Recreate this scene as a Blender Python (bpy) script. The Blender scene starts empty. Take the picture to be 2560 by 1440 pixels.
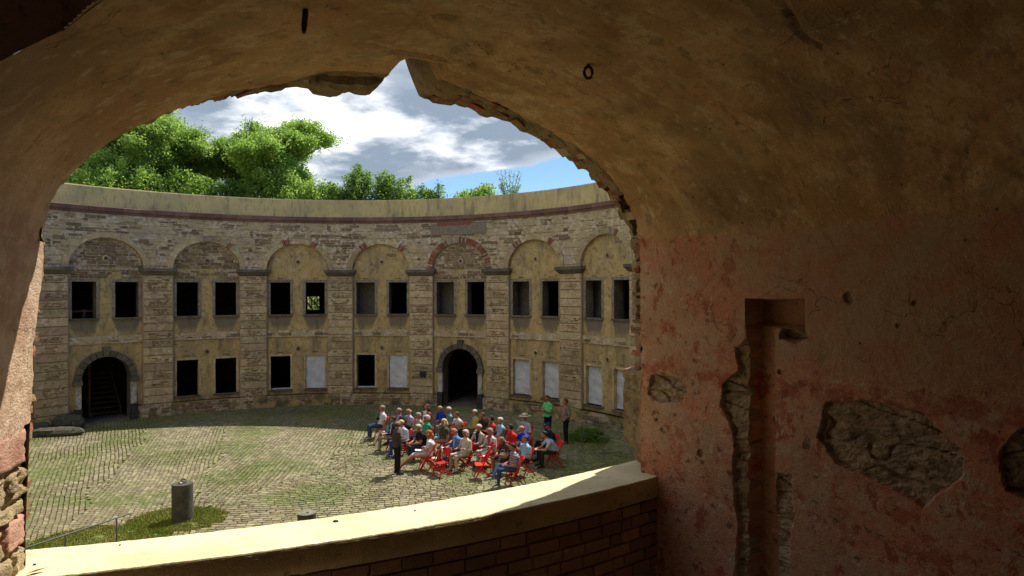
import bpy, bmesh, math, random
import numpy as np
from mathutils import Vector, Matrix, noise as mnoise
R_ = math.radians; sin, cos, pi = math.sin, math.cos, math.pi
random.seed(7); rng = np.random.default_rng(7)
sc = bpy.context.scene

# ---------------------------------------------------------------- camera, sun, sky, exposure
EYE = 5.73
F_PX = 1656.0
cd = bpy.data.cameras.new('camera'); cam = bpy.data.objects.new('camera', cd); sc.collection.objects.link(cam)
cam.location = (0, 0, EYE); cam.rotation_euler = (R_(90), R_(0.13), 0)
cd.sensor_width = 36; cd.lens = 36 * F_PX / 2560; cd.shift_y = 6 / 2560
cd.clip_start = .05; cd.clip_end = 3000
sc.camera = cam
SUN_AZ, SUN_EL = 37.5, 57.0
sd = bpy.data.lights.new('sun', 'SUN'); sun = bpy.data.objects.new('sun', sd); sc.collection.objects.link(sun)
sd.energy = 2.0; sd.angle = R_(.5); sd.color = (1, .94, .83)
sv = Vector((sin(R_(SUN_AZ)) * cos(R_(SUN_EL)), cos(R_(SUN_AZ)) * cos(R_(SUN_EL)), sin(R_(SUN_EL))))
sun.rotation_euler = (-sv).to_track_quat('-Z', 'Y').to_euler(); sun.location = sv * 60
sc.view_settings.view_transform = 'Standard'; sc.view_settings.look = 'None'
sc.view_settings.exposure = 1.8; sc.view_settings.gamma = 1; sc.view_settings.use_curve_mapping = False
sc.render.engine = 'CYCLES'
sc.cycles.use_denoising = True
sc.cycles.max_bounces = 8; sc.cycles.diffuse_bounces = 6; sc.cycles.glossy_bounces = 2; sc.cycles.transmission_bounces = 4
sc.cycles.caustics_reflective = False; sc.cycles.caustics_refractive = False
sc.cycles.sample_clamp_indirect = 8


class NT:
    """small helper round a node tree"""
    def __init__(s, tree): s.t = tree; s.n = tree.nodes; s.l = tree.links
    def node(s, ty, **kw):
        x = s.n.new(ty)
        for k, v in kw.items(): setattr(x, k, v)
        return x
    def put(s, sock, v):
        if v is None: return
        if hasattr(v, 'is_output') or isinstance(v, bpy.types.NodeSocket): s.l.new(v, sock)
        else:
            if isinstance(v, (tuple, list)) and len(v) == 3 and sock.type == 'RGBA': v = (*v, 1)
            sock.default_value = v
    def math(s, op, a, b=None, c=None, clamp=False):
        x = s.node('ShaderNodeMath', operation=op, use_clamp=clamp)
        s.put(x.inputs[0], a); s.put(x.inputs[1], b)
        if c is not None: s.put(x.inputs[2], c)
        return x.outputs[0]
    def rng(s, v, lo, hi, a=0., b=1., smooth=True):
        x = s.node('ShaderNodeMapRange', interpolation_type='SMOOTHSTEP' if smooth else 'LINEAR')
        s.put(x.inputs[0], v); s.put(x.inputs[1], lo); s.put(x.inputs[2], hi); s.put(x.inputs[3], a); s.put(x.inputs[4], b)
        return x.outputs[0]
    def mix(s, f, a, b, mode='MIX'):
        x = s.node('ShaderNodeMix', data_type='RGBA', blend_type=mode)
        s.put(x.inputs[0], f); s.put(x.inputs[6], a); s.put(x.inputs[7], b)
        return x.outputs[2]
    def noise(s, vec, scale, detail=6, rough=.6, stretch=None, off=0., dist=0.):
        if stretch or off:
            m = s.node('ShaderNodeMapping'); s.put(m.inputs[0], vec); m.inputs[1].default_value = (off, off * .7, off * 1.3)
            if stretch: m.inputs[3].default_value = stretch
            vec = m.outputs[0]
        x = s.node('ShaderNodeTexNoise'); s.put(x.inputs['Vector'], vec)
        x.inputs['Scale'].default_value = scale; x.inputs['Detail'].default_value = detail
        x.inputs['Roughness'].default_value = rough; x.inputs['Distortion'].default_value = dist
        return x.outputs[0]


# world: Nishita sky with a procedural cloud layer mapped on a plane overhead
w = bpy.data.worlds.new('World'); sc.world = w; w.use_nodes = True
N = NT(w.node_tree); N.n.clear()
sky = N.node('ShaderNodeTexSky', sky_type='NISHITA'); sky.sun_disc = False
sky.sun_elevation = R_(SUN_EL); sky.sun_rotation = R_(SUN_AZ); sky.air_density = .75; sky.dust_density = .1; sky.ozone_density = 6.0
bg1 = N.node('ShaderNodeBackground'); N.put(bg1.inputs[0], sky.outputs[0]); bg1.inputs[1].default_value = .05
tc = N.node('ShaderNodeTexCoord'); sx = N.node('ShaderNodeSeparateXYZ'); N.put(sx.inputs[0], tc.outputs['Generated'])
den = N.math('ADD', N.math('MAXIMUM', sx.outputs[2], 0), .16)
cx = N.node('ShaderNodeCombineXYZ')
N.put(cx.inputs[0], N.math('DIVIDE', sx.outputs[0], den)); N.put(cx.inputs[1], N.math('DIVIDE', sx.outputs[1], den))
cx.inputs[2].default_value = 3.7
P = cx.outputs[0]
n1 = N.noise(P, 1.05, 8, .52, off=2.3, dist=.25)
n2 = N.noise(P, 2.9, 9, .6, off=7.1, dist=.1)
# the cloud deck ends low over the parapet on the right: clear blue below about 8 degrees there
az = N.math('DIVIDE', sx.outputs[0], N.math('MAXIMUM', sx.outputs[1], .05))
edge = N.math('ADD', N.math('MULTIPLY', az, .20), .172)
gap = N.rng(N.math('SUBTRACT', sx.outputs[2], edge), -.022, .03, -.5, .14)
d = N.math('ADD', N.math('ADD', n1, N.math('MULTIPLY', N.math('SUBTRACT', n2, .5), .42)), gap)
cov = N.rng(d, .40, .53)
thick = N.rng(d, .50, .80)
shade = N.math('ADD', N.math('MULTIPLY', N.rng(N.noise(P, 1.5, 8, .58, off=13.), .31, .52), .85), N.math('MULTIPLY', thick, .25), clamp=True)
ccol = N.mix(shade, (.47, .47, .475), (.075, .094, .12))
bg2 = N.node('ShaderNodeBackground'); N.put(bg2.inputs[0], ccol); bg2.inputs[1].default_value = 1.25
ms = N.node('ShaderNodeMixShader'); N.put(ms.inputs[0], cov); N.l.new(bg1.outputs[0], ms.inputs[1]); N.l.new(bg2.outputs[0], ms.inputs[2])
wo = N.node('ShaderNodeOutputWorld'); N.l.new(ms.outputs[0], wo.inputs[0])

# ---------------------------------------------------------------- helpers
CX, CY, R = -7.4872, 19.2598, 14.0          # centre and radius of the round courtyard
def pol(th, r, z):                           # far side: angle from +Y towards +X, degrees
    t = R_(th); return (CX + r * sin(t), CY + r * cos(t), z)
def npol(tn, r, h):                          # near side: angle from -Y towards +X, height from the eye
    t = R_(tn); return (CX + r * sin(t), CY - r * cos(t), h + EYE)
def sth(s): return math.degrees(s / R)       # arc length to angle
def ground(px, py, z=0.):                    # a place on the ground
    y = (EYE - z) * F_PX / (py - 726); return ((px - 1280) / F_PX * y, y)

def link(o, parent=None):
    sc.collection.objects.link(o)
    if parent is not None: o.parent = parent
    return o
def mesh(name, verts, faces, mats=None, parent=None, smooth=False, uv=None, attrs=None, midx=None, loc=None):
    me = bpy.data.meshes.new(name); me.from_pydata([tuple(v) for v in verts], [], faces)
    if mats is not None:
        for m in (mats if isinstance(mats, (list, tuple)) else [mats]): me.materials.append(m)
    if smooth: me.polygons.foreach_set('use_smooth', [True] * len(me.polygons))
    if midx is not None: me.polygons.foreach_set('material_index', midx)
    if uv is not None:
        L = me.uv_layers.new(name='UVMap'); li = np.empty(len(me.loops), np.int32); me.loops.foreach_get('vertex_index', li)
        L.data.foreach_set('uv', np.asarray(uv, np.float32)[li].ravel())
    for k, v in (attrs or {}).items():
        a = me.attributes.new(k, 'FLOAT', 'POINT'); a.data.foreach_set('value', np.asarray(v, np.float32))
    me.update()
    o = link(bpy.data.objects.new(name, me), parent)
    if loc is not None: o.location = loc
    return o
def inst(o, name=None, parent=None, loc=None, rot=None, scale=None):
    c = bpy.data.objects.new(name or o.name.split('.')[0], o.data); link(c, parent if parent is not None else o.parent)
    if loc is not None: c.location = loc
    if rot is not None: c.rotation_euler = rot
    if scale is not None: c.scale = scale
    return c
def tag(o, label=None, cat=None, group=None, kind=None):
    if label: o['label'] = label
    if cat: o['category'] = cat
    if group: o['group'] = group
    if kind: o['kind'] = kind
    return o
def empty(name, label, cat, group=None, loc=(0, 0, 0)):
    o = link(bpy.data.objects.new(name, None)); o.location = loc; o.empty_display_size = .2
    return tag(o, label, cat, group)
def grid_faces(nu, nv, keep=None, flip=False):
    f = []
    for i in range(nu - 1):
        for j in range(nv - 1):
            if keep is not None and not keep(i, j): continue
            a = i * nv + j; q = (a, a + nv, a + nv + 1, a + 1)
            f.append(q[::-1] if flip else q)
    return f
class MB:
    def __init__(s): s.v = []; s.f = []; s.m = []
    def add(s, vs, fs, m=0):
        b = len(s.v); s.v += [tuple(v) for v in vs]; s.f += [tuple(i + b for i in f) for f in fs]; s.m += [m] * len(fs)
    def box(s, c, size, M=None, m=0):
        vs = []
        for x in (-1, 1):
            for y in (-1, 1):
                for z in (-1, 1):
                    p = Vector((x * size[0] / 2, y * size[1] / 2, z * size[2] / 2))
                    if M is not None: p = M @ p
                    vs.append(p + Vector(c))
        s.add(vs, [(0, 1, 3, 2), (4, 6, 7, 5), (0, 4, 5, 1), (2, 3, 7, 6), (0, 2, 6, 4), (1, 5, 7, 3)], m)
    def tube(s, pts, rad, n=8, m=0, up=Vector((0, 0, 1)), flat=1., caps=True):
        pts = [Vector(p) for p in pts]; rad = rad if isinstance(rad, (list, tuple)) else [rad] * len(pts)
        vs = []
        for i, p in enumerate(pts):
            d = (pts[min(i + 1, len(pts) - 1)] - pts[max(i - 1, 0)]).normalized()
            u = up if abs(d.dot(up)) < .95 else Vector((1, 0, 0))
            a = d.cross(u).normalized(); b = a.cross(d)
            r = rad[i]; ra, rb = (r if isinstance(r, (tuple, list)) else (r, r * flat))
            for k in range(n):
                t = 2 * pi * k / n; vs.append(p + a * (ra * cos(t)) + b * (rb * sin(t)))
        fs = [(i * n + k, i * n + (k + 1) % n, (i + 1) * n + (k + 1) % n, (i + 1) * n + k) for i in range(len(pts) - 1) for k in range(n)]
        if caps: fs += [tuple(range(n))[::-1], tuple((len(pts) - 1) * n + k for k in range(n))]
        s.add(vs, fs, m)
    def ell(s, c, r, M=None, nu=10, nv=7, m=0):
        vs = []; c = Vector(c)
        for j in range(1, nv):
            t = pi * j / nv
            for k in range(nu):
                p = Vector((r[0] * sin(t) * cos(2 * pi * k / nu), r[1] * sin(t) * sin(2 * pi * k / nu), r[2] * cos(t)))
                vs.append(c + (M @ p if M is not None else p))
        top = Vector((0, 0, r[2])); vs += [c + (M @ top if M is not None else top), c - (M @ top if M is not None else top)]
        fs = [(j * nu + k, (j + 1) * nu + k, (j + 1) * nu + (k + 1) % nu, j * nu + (k + 1) % nu) for j in range(nv - 2) for k in range(nu)]
        T = (nv - 1) * nu
        fs += [(T, k, (k + 1) % nu) for k in range(nu)] + [(T + 1, (nv - 2) * nu + (k + 1) % nu, (nv - 2) * nu + k) for k in range(nu)]
        s.add(vs, fs, m)
    def build(s, name, mats, parent=None, smooth=False, loc=None, **kw):
        return mesh(name, s.v, s.f, mats, parent, smooth, midx=s.m, loc=loc, **kw)
def nz(x, y, z=0.): return mnoise.noise(Vector((x, y, z)))
def fbm(x, y, z=0., o=4):
    a, s, t = .5, 1., 0.
    for _ in range(o): t += a * nz(x * s, y * s, z + s); a *= .5; s *= 2.1
    return t

# ---------------------------------------------------------------- materials
MAT = {}
def surf(name, base, layers=(), coord='Object', rough=.92, bump=((12, .3), (60, .25)), dist=.02, spec=.2, extra=None, attr_mix=None):
    """base colour, then layers (colour, scale, lo, hi, strength[, stretch[, detail]])"""
    m = bpy.data.materials.new(name); m.use_nodes = True; T = NT(m.node_tree)
    b = T.n['Principled BSDF']; b.inputs['Roughness'].default_value = rough; b.inputs['Specular IOR Level'].default_value = spec
    tc = T.node('ShaderNodeTexCoord'); v = tc.outputs[coord]
    oi = T.node('ShaderNodeObjectInfo')
    col = base
    for i, L in enumerate(layers):
        c, s, lo, hi, st = L[:5]; stretch = L[5] if len(L) > 5 else None; det = L[6] if len(L) > 6 else 7
        f = T.math('MULTIPLY', T.rng(T.noise(v, s, det, .62, stretch, off=1.7 + 3.1 * i), lo, hi), st)
        col = T.mix(f, col, c)
    if extra: col = extra(T, v, col, oi)
    T.put(b.inputs['Base Color'], col)
    h = None
    for s, a in bump:
        x = T.math('MULTIPLY', T.noise(v, s, 6, .65, off=s), a); h = x if h is None else T.math('ADD', h, x)
    if h is not None:
        bp = T.node('ShaderNodeBump'); bp.inputs['Strength'].default_value = 1.; bp.inputs['Distance'].default_value = dist
        T.put(bp.inputs['Height'], h); T.l.new(bp.outputs[0], b.inputs['Normal'])
    MAT[name] = m
    return m
def vary(amt=.35, hue=.03):
    def f(T, v, col, oi):
        x = T.node('ShaderNodeHueSaturation'); T.put(x.inputs['Color'], col)
        T.put(x.inputs['Value'], T.rng(oi.outputs['Random'], 0, 1, 1 - amt, 1 + amt, False))
        T.put(x.inputs['Hue'], T.rng(T.math('FRACT', T.math('MULTIPLY', oi.outputs['Random'], 7.31)), 0, 1, .5 - hue, .5 + hue, False))
        return x.outputs[0]
    return f
def attr(T, name):
    a = T.node('ShaderNodeAttribute'); a.attribute_name = name; return a.outputs['Fac']

def infill_extra(T, v, col, oi):
    s = T.node('ShaderNodeSeparateXYZ'); T.put(s.inputs[0], v)
    z = s.outputs[1]; bx = attr(T, 'bayx'); ex = attr(T, 'exposed')
    rag = T.math('MULTIPLY', T.math('SUBTRACT', T.noise(v, 5, 5, .6), .5), .35)
    # grey wash streaks below the upper sills
    dx = T.math('ABSOLUTE', T.math('SUBTRACT', T.math('ABSOLUTE', bx), .82))
    wdt = T.rng(z, 3.75, 4.57, .34, .62, False)
    f = T.math('MULTIPLY', T.rng(T.math('SUBTRACT', T.math('ADD', dx, T.math('MULTIPLY', rag, .5)), wdt), -.1, .04, 1, 0), T.rng(z, 3.78, 4.1, .35, 1.))
    f = T.math('MULTIPLY', f, T.rng(z, 4.57, 4.6, 1, 0))
    col = T.mix(T.math('MULTIPLY', f, .86), col, T.mix(T.noise(v, 9, 5, .7, (6, .6, 1)), (.105, .09, .068), (.24, .2, .14)))
    # dirty lower wall
    f = T.rng(T.math('ADD', z, T.math('MULTIPLY', rag, 2.2)), .2, 1.0, .9, 0)
    col = T.mix(T.math('MULTIPLY', f, T.rng(T.noise(v, 1.9, 6, .6, off=4), .35, .6)), col, (.09, .085, .05))
    # dark streaks drawn out vertically, scattered over the wall
    col = T.mix(T.math('MULTIPLY', T.rng(T.noise(v, 2.2, 6, .65, (1.6, .35, 1), off=9), .5, .68), .55), col, (.12, .105, .07))
    # mortar where the render has fallen
    col = T.mix(T.rng(ex, .35, .6), col, T.mix(T.rng(T.noise(v, 7, 6, .7), .4, .6), (.60, .49, .35), (.30, .23, .13)))
    return col
OCHRE = (.54, .39, .16)
surf('yellow_render', OCHRE, [((.46, .34, .17), 1.1, .42, .6, .8), ((.66, .52, .30), 2.7, .5, .66, .6), ((.17, .135, .075), 6, .52, .66, .65), ((.40, .16, .09), .55, .60, .70, .55), ((.1, .08, .05), 24, .56, .7, .5)], 'UV', bump=((7, .5), (28, .6), (90, .3)), dist=.045, extra=infill_extra)
def span_extra(T, v, col, oi):
    ex = attr(T, 'exposed'); gr = attr(T, 'groove')
    col = T.mix(T.rng(ex, .35, .6), col, T.mix(T.rng(T.noise(v, 6, 6, .7), .4, .6), (.66, .55, .41), (.30, .23, .14)))
    return col
surf('grey_render', (.50, .395, .235), [((.46, .35, .2), 1.4, .42, .6, .8), ((.68, .57, .40), 3.1, .5, .62, .7), ((.15, .125, .08), 5, .53, .64, .7, (1, 2, 1)), ((.44, .36, .30), .8, .55, .66, .5), ((.08, .07, .05), 20, .58, .68, .6)], 'UV', bump=((9, .5), (40, .5)), dist=.04, extra=span_extra)
surf('parapet_render', (.58, .46, .215), [((.45, .36, .19), .8, .42, .62, .8), ((.42, .27, .10), 1.6, .60, .70, .5), ((.2, .17, .12), 3, .52, .66, .7, (1, .18, 1)), ((.30, .24, .13), 9, .52, .64, .5, (1, .3, 1)), ((.56, .46, .27), 1.3, .55, .7, .5)], 'UV', bump=((14, .3), (50, .3)), dist=.02)
surf('block_render', (.49, .38, .22), [((.40, .30, .165), 2.2, .42, .6, .8), ((.64, .53, .37), 4, .52, .64, .8), ((.13, .11, .07), 7, .54, .66, .7), ((.34, .17, .11), 2.6, .64, .74, .6)], bump=((16, .5), (60, .5)), dist=.03, extra=vary(.2, .012))
surf('rubble_stone', (.30, .225, .12), [((.17, .125, .065), 6, .4, .6, .8), ((.36, .28, .17), 12, .52, .66, .7), ((.10, .08, .055), 30, .55, .7, .6)], bump=((18, .6), (70, .5)), dist=.04, extra=vary(.3, .02))
surf('sandstone_red', (.22, .125, .095), [((.15, .09, .075), 3, .42, .6, .8), ((.26, .16, .12), 9, .56, .68, .5)], bump=((20, .4), (70, .4)), extra=vary(.2, .012))
surf('grey_stone', (.16, .135, .10), [((.10, .086, .065), 3, .42, .6, .8), ((.2, .175, .135), 9, .55, .68, .6)], bump=((16, .5), (60, .5)), dist=.03, extra=vary(.2, .01))
surf('white_paint_stone', (.5, .47, .4), [((.2, .18, .15), 5, .5, .62, .8), ((.12, .1, .08), 14, .56, .66, .8)], bump=((20, .5),))
surf('dark_base_stone', (.045, .045, .045), [((.1, .095, .085), 7, .52, .66, .7)], bump=((16, .5),))
surf('brick_red', (.30, .125, .075), [((.2, .07, .045), 12, .45, .6, .7), ((.45, .3, .2), 9, .58, .68, .6)], bump=((40, .4),), extra=vary(.35, .012))
surf('brick_pale', (.42, .33, .24), [((.28, .2, .14), 12, .45, .6, .7)], bump=((40, .4),), extra=vary(.25, .012))
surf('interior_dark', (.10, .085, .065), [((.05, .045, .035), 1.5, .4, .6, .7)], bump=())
surf('window_sheet', (.62, .64, .66), [((.5, .52, .55), 2.0, .4, .6, .6, (1, 1, .5))], rough=.5, bump=((2.4, 1.4), (7, .3)), dist=.08)
surf('stair_wood', (.16, .075, .045), [((.08, .04, .03), 4, .4, .6, .7)])
surf('iron', (.035, .028, .024), [((.14, .06, .03), 14, .5, .66, .7)], rough=.7, bump=((60, .3),))
surf('rail_steel', (.11, .11, .115), rough=.55, bump=())
surf('concrete_dark', (.075, .07, .064), [((.115, .105, .09), 5, .45, .6, .8), ((.05, .048, .04), 18, .5, .66, .6)], bump=((40, .3),))
surf('concrete_mossy', (.2, .19, .15), [((.09, .1, .05), 8, .45, .6, .8)], bump=((40, .3),))
surf('chair_red', (.58, .010, .011), [((.40, .008, .008), 3, .4, .6, .7)], rough=.5, spec=.4, bump=(), extra=vary(.2, .004))
surf('log_bark', (.10, .095, .075), [((.05, .07, .03), 3, .5, .6, .8), ((.18, .16, .12), 8, .5, .65, .6)], bump=((6, 1.), (30, .6)), dist=.08)

def cob_extra(T, v, col, oi):
    t = attr(T, 'tint')
    x = T.node('ShaderNodeHueSaturation'); T.put(x.inputs['Color'], col); T.put(x.inputs['Value'], T.rng(t, 0, 1, .68, 1.3, False)); T.put(x.inputs['Hue'], T.rng(t, 0, 1, .485, .51, False))
    g = T.rng(T.noise(v, .34, 6, .65, off=5), .42, .60)
    g = T.math('MULTIPLY', g, T.rng(T.noise(v, 5, 5, .7), .34, .58))
    return T.mix(T.math('MULTIPLY', g, .85), x.outputs[0], (.095, .13, .028))
surf('cobble', (.22, .19, .115), [((.19, .17, .11), .5, .4, .62, .6), ((.29, .255, .17), 2, .5, .66, .6)], bump=((40, .4),), extra=cob_extra)
surf('joint_soil', (.085, .07, .04), [((.11, .14, .03), .45, .36, .54, .9), ((.05, .042, .028), 7, .5, .64, .8)], bump=((30, .5),))
surf('grass_blades', (.24, .28, .055), [((.36, .31, .09), 1.2, .42, .62, .8)], bump=(), extra=lambda T, v, col, oi: T.mix(T.math('MULTIPLY', attr(T, 'tint'), .6), col, (.12, .19, .02)))
surf('turf', (.13, .15, .04), [((.2, .16, .06), .9, .45, .62, .7)], bump=((20, .6),))

# casemate surfaces
PALE = [0.]
def near_extra(T, v, col, oi):
    """v = (radius or arc, height from the eye): salmon distemper low, ochre plaster high, both worn"""
    s = T.node('ShaderNodeSeparateXYZ'); T.put(s.inputs[0], v)
    h = s.outputs[1]; ex = attr(T, 'exposed'); lowf = attr(T, 'lower')
    rag = T.math('MULTIPLY', T.math('SUBTRACT', T.noise(v, 2.2, 8, .7), .5), .75)
    sal = T.mix(T.rng(T.noise(v, 1.7, 8, .68, off=3), .42, .60), (.66, .28, .165), (.64, .38, .25))
    sal = T.mix(T.math('MULTIPLY', T.rng(T.noise(v, 3.4, 8, .7, off=21), .54, .60), .8), sal, (.48, .14, .085))
    sal = T.mix(T.math('MULTIPLY', T.rng(T.noise(v, 2.1, 9, .72, off=33), .53, .61), .8), sal, (.62, .47, .34))
    sal = T.mix(T.math('MULTIPLY', T.rng(T.noise(v, .6, 7, .65, off=63), .45, .58), .6), sal, (.50, .33, .21))
    sal = T.mix(T.math('MULTIPLY', T.rng(T.noise(v, 7, 9, .7, off=11), .57, .64), .8), sal, (.13, .075, .05))
    sal = T.mix(T.math('MULTIPLY', T.rng(T.noise(v, 5.5, 9, .74, (1, .55, 1), off=41), .555, .60), .85), sal, (.40, .10, .055))
    sal = T.mix(T.math('MULTIPLY', T.rng(T.noise(v, 9, 9, .75, off=45), .57, .62), .8), sal, (.66, .52, .39))
    sal = T.mix(T.math('MULTIPLY', T.rng(T.noise(v, 30, 5, .7, off=47), .5, .66), .45), sal, (.30, .13, .08))
    # an old darker red band at dado height
    band = T.math('MULTIPLY', T.rng(T.math('ABSOLUTE', T.math('ADD', T.math('ADD', h, .97), T.math('MULTIPLY', rag, .4))), .05, .13, 1, 0), T.rng(T.noise(v, 1.4, 7, .7, off=51), .42, .52))
    brown = T.math('MULTIPLY', T.math('MULTIPLY', T.rng(s.outputs[0], 14.9, 16.6), T.rng(s.outputs[0], 19.95, 20.05, 1, 0)), T.rng(T.math('ADD', h, T.math('MULTIPLY', rag, .8)), -.95, -.55))
    sal = T.mix(T.math('MULTIPLY', brown, .75), sal, T.mix(T.rng(T.noise(v, 2.6, 8, .7, off=83), .42, .6), (.46, .33, .21), (.50, .25, .15)))
    band = T.math('MULTIPLY', band, T.rng(T.noise(v, 4.2, 8, .75, off=57), .42, .56))
    sal = T.mix(T.math('MULTIPLY', band, .8), sal, (.38, .10, .06))
    if PALE[0]: sal = T.mix(PALE[0], sal, (.60, .44, .31))
    f = T.rng(T.math('ADD', lowf, T.math('MULTIPLY', rag, .45)), .47, .53)
    col = T.mix(f, col, sal)
    pl = attr(T, 'pale'); col = T.mix(T.math('MULTIPLY', pl, T.rng(T.noise(v, 2.4, 8, .7, off=91), .34, .62, .55, .95)), col, T.mix(T.rng(T.noise(v, 5, 8, .7, off=95), .42, .6), (.74, .55, .40), (.56, .36, .25)))
    # small pits
    vo = T.node('ShaderNodeTexVoronoi', feature='DISTANCE_TO_EDGE'); vo = T.node('ShaderNodeTexVoronoi', feature='F1'); T.put(vo.inputs['Vector'], v); vo.inputs['Scale'].default_value = 4.5; vo.inputs['Randomness'].default_value = 1
    pit = T.math('MULTIPLY', T.rng(vo.outputs['Distance'], .035, .075, 1, 0), T.rng(T.noise(v, 1.8, 3, .5, off=17), .5, .55))
    col = T.mix(T.math('MULTIPLY', pit, .85), col, (.04, .03, .025))
    # hairline cracks
    nv = T.node('ShaderNodeVectorMath', operation='ADD'); nn = T.node('ShaderNodeTexNoise'); T.put(nn.inputs['Vector'], v); nn.inputs['Scale'].default_value = 3.; nn.inputs['Detail'].default_value = 6
    sc2 = T.node('ShaderNodeVectorMath', operation='SCALE'); T.put(sc2.inputs[0], nn.outputs['Color']); sc2.inputs[3].default_value = .5
    T.put(nv.inputs[0], v); T.put(nv.inputs[1], sc2.outputs[0])
    vc = T.node('ShaderNodeTexVoronoi', feature='DISTANCE_TO_EDGE'); T.put(vc.inputs['Vector'], nv.outputs[0]); vc.inputs['Scale'].default_value = 1.5
    ck = T.math('MULTIPLY', T.rng(vc.outputs[0], .002, .009, 1, 0), T.rng(T.noise(v, .9, 3, .5, off=71), .54, .60))
    col = T.mix(T.math('MULTIPLY', ck, .7), col, (.06, .04, .025))
    st = T.mix(T.rng(T.noise(v, 5, 8, .7, off=9), .42, .6), (.34, .25, .165), (.50, .38, .26))
    st = T.mix(T.math('MULTIPLY', T.rng(T.noise(v, 14, 6, .7, off=2), .55, .66), .45), st, (.10, .075, .055))
    return T.mix(T.rng(ex, .4, .6), col, st)
surf('casemate_plaster', (.62, .39, .20), [((.42, .24, .11), 1.0, .42, .58, .85), ((.74, .57, .35), 2.2, .50, .66, .6, (2.0, 1, 1)), ((.58, .30, .14), 1.6, .56, .66, .55), ((.42, .32, .18), 2.3, .54, .64, .6), ((.55, .43, .26), 9, .60, .66, .5, (2.2, 1, 1)), ((.22, .15, .09), .6, .50, .66, .6), ((.78, .63, .42), 5.5, .57, .66, .4, (1.8, 1, 1), 10), ((.24, .16, .09), 6, .56, .64, .55, (1.7, 1, 1)), ((.40, .25, .13), 24, .50, .62, .4)], 'UV', bump=((3, .6), (14, .6), (50, .5)), dist=.04, extra=near_extra)
PALE[0] = .6; surf('jamb_plaster', (.52, .38, .22), [((.40, .27, .15), 1.0, .42, .58, .8), ((.62, .50, .32), 3.0, .54, .62, .75)], 'UV', bump=((3, .6), (14, .5), (70, .3)), dist=.035, extra=near_extra)
surf('dark_plaster', (.62, .44, .33), [((.44, .30, .22), 2, .42, .6, .8), ((.3, .22, .16), 9, .57, .66, .6)], bump=((8, .6), (50, .4)), dist=.03)
surf('broken_masonry', (.36, .27, .15), [((.34, .14, .08), 3.0, .52, .60, .85), ((.22, .16, .10), 7, .48, .62, .8), ((.42, .34, .22), 16, .55, .66, .6)], bump=((10, .7), (45, .6)), dist=.06)
surf('coping_render', (.74, .65, .42), [((.56, .46, .27), 1.1, .42, .6, .6), ((.30, .25, .15), 60, .58, .68, .6), ((.42, .33, .19), 5, .58, .70, .6), ((.25, .2, .12), 18, .64, .72, .6)], bump=((30, .3), (120, .4)), dist=.012)
surf('parapet_plaster', (.60, .43, .2), [((.45, .31, .15), 1.5, .42, .6, .8), ((.4, .3, .14), 7, .52, .66, .6), ((.1, .07, .04), 12, .6, .7, .6)], bump=((14, .5), (60, .4)), dist=.02)
surf('parapet_brick', (.38, .21, .13), [((.30, .17, .11), 7, .45, .6, .7), ((.36, .22, .12), 5, .55, .66, .7)], bump=((30, .5), (90, .4)), extra=vary(.3, .015))
surf('mortar_dark', (.34, .25, .17), bump=((40, .5),))
surf('ashlar_pink', (.60, .34, .25), [((.46, .24, .17), 4, .42, .6, .8), ((.52, .36, .26), 9, .55, .66, .6)], bump=((12, .6), (60, .6)), dist=.03)
surf('ashlar_buff', (.64, .50, .29), [((.44, .33, .18), 4, .42, .6, .8), ((.5, .42, .27), 8, .55, .66, .7), ((.1, .07, .05), 9, .6, .68, .8)], bump=((8, .9), (40, .8)), dist=.06)

def flat(name, col, rough=.8, tex=0.):
    if name in MAT: return MAT[name]
    return surf(name, col, [(tuple(c * (1 - tex) for c in col), 9, .4, .6, 1.)] if tex else (), rough=rough, bump=((6, .35),) if tex else (), dist=.03)

# ================================================================= GROUND
o = mesh('ground', [(-1500, -1500, -.12), (1500, -1500, -.12), (1500, 1500, -.12), (-1500, 1500, -.12)], [(0, 1, 2, 3)], MAT['turf']); tag(o, kind='structure')
# courtyard bed: disc a little under the tops of the cobbles
nr, na = 30, 96
vs = [(CX, CY, 0)] + [(CX + R * 1.02 * (i / nr) * sin(2 * pi * k / na), CY + R * 1.02 * (i / nr) * cos(2 * pi * k / na), -.012) for i in range(1, nr + 1) for k in range(na)]
fs = [(0, 1 + (k + 1) % na, 1 + k) for k in range(na)] + [(1 + (i - 1) * na + k, 1 + (i - 1) * na + (k + 1) % na, 1 + i * na + (k + 1) % na, 1 + i * na + k) for i in range(1, nr) for k in range(na)]
court = mesh('courtyard_paving', vs, [f[::-1] for f in fs], MAT['joint_soil']); tag(court, kind='structure')
# cobbles: rows run away from the camera on the left, across on the right of a diagonal joint
B0 = np.array([-7.6, 6.0]); 
def to_world_A(u, v):      # u: distance left of the joint, v: along the row
    az = R_(11 - 3.6 * u); bend = .012 * v * v
    x = -9.9 - u + sin(az) * v * .82 ; y = 5.5 + v * cos(az * .6)
    return x, y
stones = []
def add_stone(cx, cy, ax, L, W):
    stones.append((cx, cy, ax, L, W))
def side(x, y): return (x + 7.5) * (28.4 - 16.8) - (y - 16.8) * (-4.8 + 7.5)   # <0 : left of the joint
isle = [(-8.4, 16.6, 1.15, .95), (-9.4, 15.2, 1.5, 1.0), (-10.4, 13.9, 1.7, 1.1)]
def in_isle(x, y, g=0.):
    return any(((x - a) / (c + g)) ** 2 + ((y - b) / (d2 + g)) ** 2 < 1 for a, b, c, d2 in isle)
def sideA(x, y): return (x + 7.9) * (27.6 - 16.8) - (y - 16.8) * (-12.0 + 7.9)   # <0 : left sector
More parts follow.
